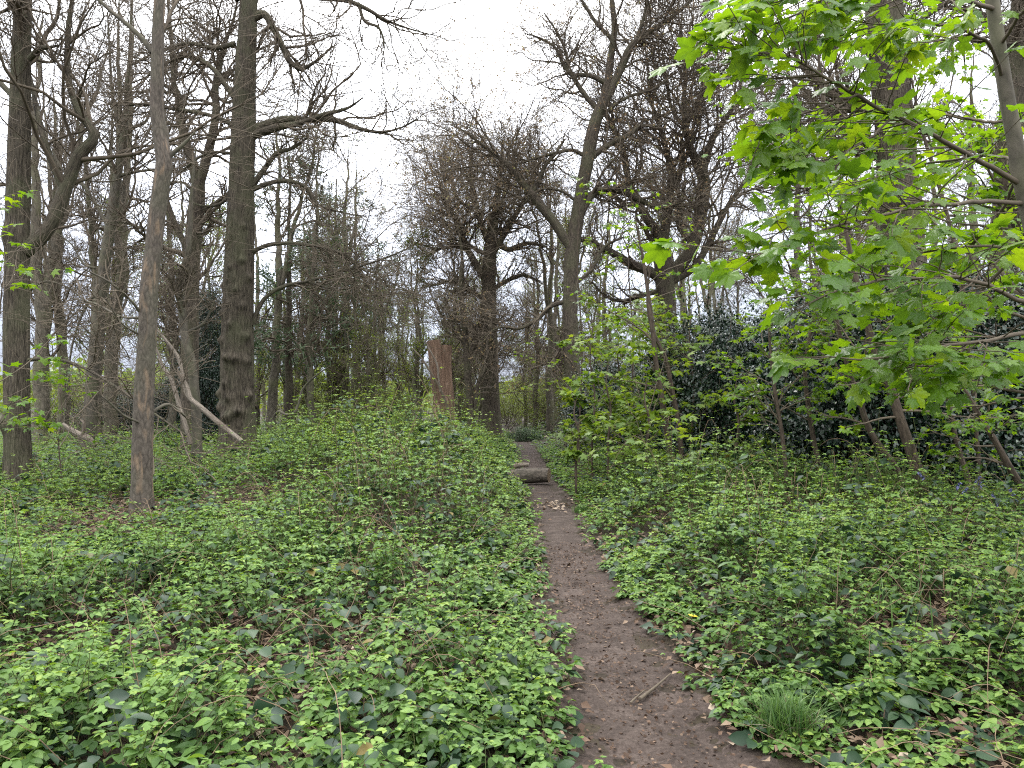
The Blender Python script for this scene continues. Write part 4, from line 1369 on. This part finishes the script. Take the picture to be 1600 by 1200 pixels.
sapling('young_maple', 'leafy thin maple behind the grey maple stem, upper right', 'sapling', [(1530, 740, .035), (1515, 560, .032), (1495, 400, .03), (1470, 300, .028), (1440, 200, .02), (1420, 100, .012)], 11, .11, 190, seed=208, t0=.4)
sapling('young_maple', 'leafy thin maple reaching in from beyond the right edge', 'sapling', [(1660, 760, .05), (1640, 560, .045), (1610, 430, .04), (1580, 330, .03), (1560, 230, .02)], 6.8, .095, 190, seed=209, t0=.35)
sapling('bare_sapling', 'dark twin-stemmed sapling right of the path, stem crossing in front of the holly', 'sapling', [(1046, 705, .05), (1040, 660, .048), (1032, 610, .045), (1024, 560, .042), (1018, 500, .04), (1010, 440, .03), (1004, 400, .025), (992, 340, .015)], 13, .07, 40, seed=210, t0=.35, prob=.5)
sapling('bare_sapling', 'pale thin sapling close beside the dark one right of the path', 'sapling', [(1064, 700, .045), (1058, 650, .042), (1048, 600, .04), (1040, 560, .038), (1030, 540, .035), (1018, 510, .03), (1012, 450, .02), (1016, 420, .01)], 13.4, .08, 60, seed=211, t0=.35, prob=.7)
SP2 = 'young leafy maples right of the path'
for i, (px, pb, pt, Y, lab) in enumerate([(900, 712, 618, 13.0, 'low leafy young maple at the right edge of the path'), (925, 690, 505, 15, 'leafy young maple in front of the straight oak trunk'), (968, 690, 500, 16, 'young maple with layered leaves left of the twin saplings'),
                                          (1080, 690, 470, 14.5, 'yellow-green young maple right of the twin saplings'), (1010, 700, 590, 12, 'small young maple under the twin saplings'), (905, 680, 300, 17, 'tall thin maple whose leaf sprays cross the oak trunk'), (985, 680, 300, 17.5, 'tall thin maple with leaf sprays between the two oaks'),
                                          (1150, 700, 590, 12.5, 'small maple sprout with pale sprays in front of the holly'), (1045, 690, 540, 15.5, 'bushy young maple behind the twin saplings'), (950, 690, 560, 13.2, 'bushy young maple nearest the path, left of the twin saplings')]):
    sapling('young_maple', lab, 'sapling', [(px, pb, .022), (px + 4, pb * .6 + pt * .4, .018), (px - 3, pb * .3 + pt * .7, .013), (px + 2, pt, .006)], Y, .13 if i < 5 or i > 7 else .10, (36, 70, 80, 80, 60, 50, 50, 30, 80, 60)[i], seed=300 + i, t0=.12, tw_len=(.26, .30, .40, .5, .45, .3, .3, .3, .5, .36)[i], group=SP2, lm=M['sprout'])
sapling('young_maple', 'lime-leaved sprig hanging in front of the ridged tree at the left edge', 'sapling', [(-22, 760, .02), (-15, 650, .018), (-8, 560, .015), (-2, 500, .01), (4, 440, .005)], 8.5, .09, 46, seed=320, t0=.35, tw_len=.42)
sapling('young_maple', 'small sprout with lime leaves among brambles right of the ridged tree', 'sapling', [(95, 735, .012), (92, 690, .01), (97, 650, .008), (94, 610, .004)], 12.5, .10, 26, seed=321, t0=.2, tw_len=.42)


# ------------------------------------------------------------------ brambles, litter, grass, small plants
BARE = [(-5.0, 10.0, .8, .9), (-4.6, 9.2, .7, .8), (-4.3, 8.4, .6, .5), (-1.35, 7.6, .75, .6), (-1.15, 4.0, .55, .5), (-.9, 6.2, .6, .35), (3.1, 8.4, .7, .4), (2.6, 4.9, .45, .4), (3.3, 5.4, .5, .45), (2.0, 3.2, .3, .3), (-2.6, 5.0, .4, .35), (-3.3, 9.3, .4, .4)]

# rounded humps of the bramble cover: x, y, radii, extra height
LUMPS = [(-1.2, 8.0, .85, .8, .60), (-2.6, 10.6, 1.0, .7, .40), (-.7, 10.8, .6, .7, .42), (-2.7, 6.0, .8, .5, .22), (-1.7, 5.3, .6, .45, .20), (-.45, 6.0, .4, .5, .20), (-3.6, 5.0, .6, .5, .2), (-.3, 4.3, .35, .4, .12),
         (-2.2, 13.4, 1.2, .8, .30), (-3.6, 13.2, .8, .8, .2), (-.6, 14.0, .6, .9, .28), (-1.4, 17.0, 1.2, 1.0, .3), (-6.5, 11.5, 1.2, 1.0, .2),
         (2.0, 7.2, .6, .6, .38), (3.3, 6.8, .7, .6, .26), (2.4, 9.6, .9, .7, .46), (4.2, 8.9, .8, .7, .30), (1.75, 5.0, .42, .5, .24), (2.9, 4.4, .6, .4, .2), (1.9, 11.5, .7, .8, .34), (3.6, 11.0, .9, .7, .26), (1.55, 3.7, .3, .3, .12), (5.6, 8.2, .7, .6, .2), (1.6, 14.5, .6, 1.0, .3)]


def canopy(x, y):
    """height of the bramble cover above the ground, and its density"""
    d = np.abs(x - path_x(y)) - path_w(y) * 1.02
    n = n2(x, y, .55, 3, 21)
    H = .40 + .26 * n + .20 * n2(x, y, 1.6, 2, 5)
    cl_ = sstep(-.22, .22, n2(x, y, 1.25, 3, 44))
    H = H * (.62 + .5 * cl_) + .16 * sstep(6, 12, y)
    H = H * (1 - .45 * sstep(-1.8, -3.0, x) * sstep(4.5, 6.5, y) * (1 - sstep(11.5, 14, y)))
    for bx, by, rx, ry, a_ in LUMPS:
        H = H + 1.3 * a_ * np.exp(-(((x - bx) / rx) ** 2 + ((y - by) / ry) ** 2))
    H = H * (.30 + .70 * sstep(0, 1.3, d))
    H = H * (.65 + .35 * sstep(2.0, 5.0, y))
    left = (x < path_x(y))
    H = np.where(left, H * 1.12, H * .95)
    dens = sstep(-.05, .25, d) * (.46 + .54 * cl_)
    for bx, by, r, amt in BARE:
        g = np.exp(-((x - bx) ** 2 + ((y - by) * .8) ** 2) / r ** 2)
        dens = dens * (1 - amt * .85 * g).clip(0, 1)
        H = H * (1 - .45 * amt * g)
    # shade under the holly and the bluebell patch stay free of bramble
    dens = dens * (1 - sstep(.0, 1.0, (x - 3.2) / 2) * sstep(12.0, 13.0, y + (x - 5) * .12))
    dens = dens * (1 - .85 * sstep(5.6, 6.6, x) * sstep(9.0, 9.8, y))
    dens = dens * (1 - .9 * sstep(22, 27, y) * sstep(.5, 3, np.abs(x)) * (x > 0))
    dens = dens * (1 - sstep(40, 46, y))
    return H.clip(.08, 1.5), dens


def scatter(rng, ya, yb, per, xw=1.6):
    A = .67 * (yb * yb - ya * ya) + 2 * xw * (yb - ya)
    n = int(A * per)
    y = np.sqrt(rng.uniform(ya * ya, yb * yb, n * 2))
    x = rng.uniform(-1, 1, n * 2) * (.70 * y + xw)
    y, x = y[:n], x[:n]
    return x, y


def bramble(side, name, label):
    rng = np.random.default_rng(400 + side)
    b = MB()
    for (ya, yb, per, M_, tpl, ls, S) in ((1.7, 4.2, 125, 5, LEAF_HI, .044, 4), (4.2, 8.0, 112, 5, LEAF_MID, .048, 3), (8.0, 15.0, 84, 4, LEAF_MID, .058, 3), (15, 26, 34, 4, LEAF_LOW, .075, 3), (26, 46, 10, 4, LEAF_LOW, .10, 3)):
        x, y = scatter(rng, ya, yb, per)
        k = (np.sign(x - path_x(y)) == side)
        x, y = x[k], y[k]
        H, D = canopy(x, y)
        k = rng.random(len(x)) < D
        x, y, H = x[k], y[k], H[k]
        n = len(x)
        z0 = hgt(x, y)
        h = H * (.42 + .65 * rng.random(n) + .55 * rng.random(n) ** 5)
        lean = rng.normal(size=(n, 2)) * .16
        t = np.linspace(0, 1, 5)
        base = np.stack([x, y, z0 - .02], -1)
        top = base + np.concatenate([lean * h[:, None] * 2, h[:, None]], 1)
        P = base[:, None] + (top - base)[:, None] * t[None, :, None]
        P[:, :, :2] += (rng.normal(size=(n, 1, 2)) * .06) * np.sin(t * PI)[None, :, None]
        if yb <= 15:
            V, Q, bc = tube(P, np.broadcast_to(np.linspace(.0032, .0014, 5) * (1 if yb < 8 else 1.6), (n, 5)), 3)
            b.add(V, Q, bc=bc, mat=2)
        # leaf whorls over the top part of each shoot
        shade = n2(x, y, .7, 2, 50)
        for j in range(M_):
            f = 1 - j * (.80 / M_) * rng.uniform(.75, 1.1, n)
            nodep = base + (top - base) * f[:, None]
            az = rng.uniform(0, 6.28, n) if j == 0 else az + 2.4 + rng.normal(size=n) * .3
            for tw in ((0, 1) if (j == 0 or yb <= 8) else (0,)):
                a = az + tw * PI + rng.normal(size=n) * .2
                size = ls * (.62 + .5 * min(j, 2) / 2) * np.clip(rng.normal(1, .2, n), .55, 1.5)
                pl = size * rng.uniform(.5, 1.1, n)
                dirh = np.stack([np.cos(a), np.sin(a), rng.uniform(.0, .55, n)], -1)
                q = nodep + dirh * pl[:, None]
                for da, s in ((0, 1.1), (1.15, .9), (-1.15, .9)):
                    ax = np.stack([np.cos(a + da), np.sin(a + da), rng.uniform(-.30, .22, n) + (.16 if j == 0 else 0)], -1)
                    nr = np.array([0, 0, 1.0]) + rng.normal(size=(n, 3)) * .22
                    ti = np.clip(.80 - .15 * j + .22 * shade + rng.normal(size=n) * .13, 0, 1)  # lower whorls tinted darker: shade put into leaf colour; patches vary at random
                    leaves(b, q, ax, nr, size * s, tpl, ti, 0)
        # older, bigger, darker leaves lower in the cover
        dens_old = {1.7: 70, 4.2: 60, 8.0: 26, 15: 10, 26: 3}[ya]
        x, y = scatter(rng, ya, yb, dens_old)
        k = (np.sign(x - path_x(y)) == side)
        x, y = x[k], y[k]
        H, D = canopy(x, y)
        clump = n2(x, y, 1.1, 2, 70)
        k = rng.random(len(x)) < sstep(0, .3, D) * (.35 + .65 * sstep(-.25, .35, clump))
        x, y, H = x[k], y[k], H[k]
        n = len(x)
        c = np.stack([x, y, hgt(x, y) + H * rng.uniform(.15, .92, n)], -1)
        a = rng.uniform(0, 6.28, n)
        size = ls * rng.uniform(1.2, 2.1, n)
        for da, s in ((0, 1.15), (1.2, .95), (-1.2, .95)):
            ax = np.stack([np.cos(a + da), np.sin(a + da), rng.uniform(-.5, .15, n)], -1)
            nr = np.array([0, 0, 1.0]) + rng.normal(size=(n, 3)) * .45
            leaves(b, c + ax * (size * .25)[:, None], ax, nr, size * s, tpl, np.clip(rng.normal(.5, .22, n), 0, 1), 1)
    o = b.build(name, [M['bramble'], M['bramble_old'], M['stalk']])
    tag(o, label, None, None, 'stuff')


bramble(-1, 'bramble_undergrowth', 'waist-high bright green bramble cover left of the footpath')
bramble(1, 'bramble_undergrowth', 'low bright green bramble cover right of the footpath')

# dry bramble canes arching through the cover
rng = np.random.default_rng(500)
b = MB()
for (ya, yb, per, r) in ((2.0, 5.0, 8, .0026), (5.0, 10, 4, .003), (10, 16, 1.2, .0045)):
    x, y = scatter(rng, ya, yb, per)
    H, D = canopy(x, y)
    ok = np.abs(x - path_x(y)) > path_w(y) * 1.3
    for bx, by, rr_, amt in BARE:
        extra = rng.normal(size=(18 if by < 10 else 6, 2)) * rr_ * .6 + [bx, by]
        e = (extra[:, 1] > ya) & (extra[:, 1] < yb)
        x, y = np.concatenate([x, extra[e, 0]]), np.concatenate([y, extra[e, 1]])
        ok = np.concatenate([ok, np.ones(e.sum(), bool)])
    x, y = x[ok], y[ok]
    H, D = canopy(x, y)
    n = len(x)
    a = rng.uniform(0, 6.28, n)
    L = rng.uniform(.25, .9, n)
    t = np.linspace(0, 1, 9)
    hh = H * rng.uniform(.5, 1.5, n)
    P = np.stack([x[:, None] + np.cos(a)[:, None] * L[:, None] * t, y[:, None] + np.sin(a)[:, None] * L[:, None] * t,
                  hgt(x, y)[:, None] + hh[:, None] * np.sin(t[None] * rng.uniform(1.2, 2.9, (n, 1)))], -1)
    P += np.cumsum(rng.normal(size=P.shape) * .008, 1)
    V, Q, bc = tube(P, np.broadcast_to(np.linspace(r, r * .5, 9), (n, 9)), 4)
    b.add(V, Q, bc=bc)
tag(b.build('dry_canes', M['cane']), 'dry tan bramble canes arching through the green cover', None, None, 'stuff')

# dead leaves on the floor and along the path edges
b = MB()
for (ya, yb, per, s, tpl) in ((1.8, 6, 950, .055, LEAF_MID), (6, 13, 320, .062, LEAF_MID), (13, 26, 20, .07, LEAF_LOW)):
    x, y = scatter(rng, ya, yb, per, 1.0)
    d = np.abs(x - path_x(y)) / path_w(y)
    H, D = canopy(x, y)
    p = np.where(d < .85, .010, np.where(d < 1.4, .22, .2 + .8 * (1 - D)))
    k = rng.random(len(x)) < p
    x, y, d = x[k], y[k], d[k]
    n = len(x)
    z = hgt(x, y) + .018 + rng.uniform(.004, .03, n)
    a = rng.uniform(0, 6.28, n)
    ax = np.stack([np.cos(a), np.sin(a), rng.normal(size=n) * .25], -1)
    leaves(b, np.stack([x, y, z], -1), ax, np.array([0, 0, 1.]) + rng.normal(size=(n, 3)) * .4, s * rng.uniform(.4, 1.3, n), tpl, rng.random(n) ** 1.3)
# pale chips scattered on the worn earth in front of the log
n = 110
y = rng.normal(12.2, .3, n)
x = path_x(y) + rng.normal(0, .13, n)
a = rng.uniform(0, 6.28, n)
leaves(b, np.stack([x, y, hgt(x, y) + .035], -1), np.stack([np.cos(a), np.sin(a), a * 0], -1), np.array([0, 0, 1.]) + rng.normal(size=(n, 3)) * .3, rng.uniform(.03, .09, n), LEAF_LOW, rng.uniform(.85, 1, n))
# crumbs, bits of stick and small stones on the path
n = 4600
y = rng.uniform(2, 9, n)
u = rng.normal(0, .75, n)
x = path_x(y) + u * path_w(y)
a = rng.uniform(0, 6.28, n)
leaves(b, np.stack([x, y, hgt(x, y) + .02 - .01 * np.abs(u).clip(0, 1.5)], -1), np.stack([np.cos(a), np.sin(a), rng.normal(size=n) * .2], -1), np.array([0, 0, 1.]) + rng.normal(size=(n, 3)) * .5, rng.uniform(.006, .03, n), LEAF_LOW, np.clip(.8 * rng.random(n) ** 2.2, 0, 1))
tag(b.build('leaf_litter', M['litter']), 'brown dead leaves and crumbs strewn on the path and under the brambles', None, None, 'stuff')

# low ground cover: small round leaves hugging the soil near the path edges
b = MB()
for (ya, yb, per, s) in ((1.8, 5, 420, .032), (5, 10, 160, .04), (10, 22, 50, .055)):
    x, y = scatter(rng, ya, yb, per, .8)
    d = np.abs(x - path_x(y)) / path_w(y)
    k = rng.random(len(x)) < np.where(d < 1.02, 0, np.where(d < 1.3, .3, .8)) * (.25 + .75 * sstep(-.2, .4, n2(x, y, 1.3, 3, 61))) * np.exp(-(d - 1) / 5)
    x, y = x[k], y[k]
    n = len(x)
    z = hgt(x, y) + rng.uniform(.02, .11, n)
    for _ in range(2):
        a = rng.uniform(0, 6.28, n)
        leaves(b, np.stack([x, y, z], -1), np.stack([np.cos(a), np.sin(a), rng.uniform(-.2, .3, n)], -1), np.array([0, 0, 1.]) + rng.normal(size=(n, 3)) * .35, s * rng.uniform(.6, 1.3, n), LEAF_MID, np.clip(rng.normal(.5, .2, n), 0, 1))
tag(b.build('ground_cover', M['bramble']), 'small green leaves carpeting the soil along the path edges', None, None, 'stuff')


def blades(b, base, n, H, spread, rng, w=.006, mat_i=0, lean=.5):
    a = rng.uniform(0, 6.28, n)
    h = H * rng.uniform(.55, 1.1, n)
    ln = rng.uniform(.1, 1, n) * lean
    t = np.linspace(0, 1, 5)
    p0 = np.stack([base[0] + rng.normal(size=n) * spread, base[1] + rng.normal(size=n) * spread, np.full(n, base[2] - .01)], -1) if np.ndim(base[0]) == 0 else np.stack(base, -1)
    dx = np.stack([np.cos(a), np.sin(a), a * 0], -1)
    P = p0[:, None] + dx[:, None] * (ln * h)[:, None, None] * (t ** 2)[None, :, None] + np.array([0, 0, 1.]) * (h[:, None] * (t - .25 * ln[:, None] * t ** 3))[..., None]
    sd_ = np.stack([-np.sin(a), np.cos(a), a * 0], -1)
    W = w * np.array([.7, 1, .9, .6, .05])
    V = np.stack([P - sd_[:, None] * W[None, :, None], P + sd_[:, None] * W[None, :, None]], 2)
    off = (np.arange(n) * 10)[:, None, None]
    k = np.arange(4)[None, :, None] * 2
    Q = (off + k + np.array([0, 1, 3, 2])[None, None]).reshape(-1, 4)
    b.add(V, Q, tint=np.repeat(np.clip(rng.normal(.5, .25, n), 0, 1), 10), mat=mat_i)


def ground_px(px, py):
    d = np.array([(px - 800) / FPX, CP - (600 - py) / FPX * SP, SP + (600 - py) / FPX * CP])
    t = -CAM_H / d[2]
    x, y = d[0] * t, d[1] * t
    return x, y, float(hgt(x, y))


g = ground_px(1228, 1158)
o = MB()
blades(o, g, 420, .24, .055, rng, .0035, lean=.9)
blades(o, g, 60, .2, .07, rng, .003, 1, lean=1.3)
blades(o, (g[0] + .12, g[1] + .1, g[2]), 160, .17, .09, rng, .0035, lean=1.0)
tag(o.build('grass_tuft', [M['grass'], M['litter']], loc=g), 'tuft of long fine grass at the right edge of the path', 'grass tuft')
g = ground_px(912, 800)
o = MB()
blades(o, g, 260, .13, .07, rng, .006, lean=1.0)
tag(o.build('grass_tuft', M['grass'], loc=g), 'small bright patch of grass beside the path below the log', 'grass tuft')

# bluebell patch: grassy leaves as stuff, each flowering stem a thing
b = MB()
n = 5200
x, y = rng.uniform(4.8, 9.8, n), rng.uniform(8.6, 13.2, n)
k = rng.random(n) < sstep(-.4, .3, n2(x, y, .8, 2, 90)) * sstep(4.8, 6.2, x)
x, y = x[k], y[k]
blades(b, (x, y, hgt(x, y)), len(x), .34, 0, rng, .008, lean=1.1)
x, y = rng.uniform(2.4, 4.6, 260), rng.uniform(4.6, 6.6, 260)
blades(b, (x, y, hgt(x, y)), 260, .36, 0, rng, .005, lean=1.0)
tag(b.build('grass', M['grass']), 'strappy dark green bluebell leaves in the shade at right', None, None, 'stuff')


def bluebell(seed):
    rng = np.random.default_rng(seed)
    root = thing('bluebell', (0, 0, 0), 'x', 'flower')
    t = np.linspace(0, 1, 9)
    P = np.stack([.10 * t ** 3, 0 * t, .36 * t - .05 * t ** 4], -1)
    V, Q, bc = tube(P[None], np.linspace(.003, .0018, 9)[None], 5)
    b = MB()
    b.add(V, Q, bc=bc)
    b.build('stem', M['stalk'], root)
    b = MB()
    for j in range(7):
        f = .62 + .055 * j
        c = np.array([np.interp(f, t, P[:, 0]), 0, np.interp(f, t, P[:, 2])])
        a = rng.uniform(-1.3, 1.3)
        d = unit(np.array([math.cos(a) * .8, math.sin(a) * .8, -.65]))
        L = np.array([0, .012, .024, .032])
        rr_ = np.array([[.004, .009, .009, .014]])
        cc = c + d * (.010 + L[:, None])
        V, Q, bc = tube(cc[None], rr_, 6)
        b.add(V, Q, bc=bc, tint=rng.random())
    b.build('bells', M['petal'], root)
    return root


bl = bluebell(1)
spots = [(1552, 772), (1540, 776), (1530, 742), (1518, 736), (1490, 742), (1562, 760), (1590, 772), (1598, 765), (1448, 728), (1472, 752), (1572, 790), (1505, 960), (1556, 968), (1585, 750), (1500, 750), (1540, 760), (1525, 785), (1583, 782)]
for i, (px, py) in enumerate(spots):
    Y = 4.9 if py > 900 else rng.uniform(8.3, 9.6)
    q = at(px, py, Y)
    z = max(float(hgt(q[0], q[1])), q[2] - .32)
    lab = 'blue bluebell spike in the shaded patch below the evergreens' if py < 900 else ('lone bluebell leaning among brambles near the right edge' if i == 11 else 'lone bluebell nearest the right edge, among grassy leaves')
    if i == 0:
        bl.location = (q[0], q[1], z)
        tag(bl, lab, 'flower', 'bluebells in the shaded patch')
        bl.scale = (.8,) * 3
    else:
        copy_thing(bl, (q[0], q[1], z), rng.uniform(0, 6.28), rng.uniform(.62, .9) * (.6 if py > 900 else 1), lab, 'bluebells in the shaded patch', 'flower')


def herb(name, px, py, Y, H, label, n=9, L=.15, seed=1, m='grass', stems=1, tpl=LEAF_LONG):
    rng = np.random.default_rng(seed)
    q = at(px, py, Y)
    z = float(hgt(q[0], q[1]))
    root = thing(name, (q[0], q[1], z), label, 'plant')
    bs, bl_ = MB(), MB()
    for s in range(stems):
        o3 = np.array([q[0] + rng.normal() * .09 * (stems > 1), q[1] + rng.normal() * .09 * (stems > 1), z])
        t = np.linspace(0, 1, 7)
        hs = H * rng.uniform(.75, 1.05)
        P = o3 + np.stack([.04 * t * rng.normal(), .04 * t * rng.normal(), t * hs], -1) * np.ones((7, 3)) if False else o3 + np.stack([t * rng.normal() * .05, t * rng.normal() * .05, t * hs], -1)
        V, Q, bc = tube(P[None], np.linspace(.005, .003, 7)[None], 6)
        bs.add(V, Q, bc=bc)
        k = np.arange(n)
        a = k * 2.4 + rng.normal(size=n) * .3
        f = .45 + .55 * k / (n - 1)
        pos = np.stack([np.interp(f, t, P[:, j]) for j in range(3)], -1)
        up = .1 + .9 * (k / n) ** 2
        ax = np.stack([np.cos(a), np.sin(a), up], -1)
        leaves(bl_, pos, ax, np.array([0, 0, 1.]) + rng.normal(size=(n, 3)) * .2 - ax * .1, L * (1 - .4 * (k / n) ** 2) * rng.uniform(.85, 1.15, n), tpl, np.clip(rng.normal(.6, .15, n), 0, 1))
    bs.build('stem', M['stalk'], root)
    bl_.build('foliage', M[m], root)


herb('willowherb_plant', 1137, 970, 5.4, .55, 'upright plant with long pointed green leaves among the right-hand brambles', 11, .17, 1)
herb('laurel_shrub', 1148, 700, 12.5, .75, 'bushy light green plant with upright pointed leaves before the holly', 14, .2, 2, 'grass', 7)
herb('laurel_shrub', 1200, 705, 12.2, .7, 'second clump of upright pointed leaves, below the tall holly', 14, .2, 3, 'grass', 7)
herb('foxglove_plant', 1098, 695, 12.8, .5, 'low clump of broad pale leaves left of the upright pointed ones', 12, .16, 4, 'bramble', 5, LEAF_HI)
b = MB()
q = at(1083, 963, 5.3)
leaves(b, np.array([q, q]), np.array([[1., .2, .1], [-.8, .3, .4]]), np.array([[0., -.4, 1], [.2, -.5, 1]]), .035, LEAF_MID, np.array([.3, .8]))
tag(b.build('yellow_leaf', M['yellow'], loc=q), 'single bright yellow leaf lying on the right-hand brambles', 'leaf')
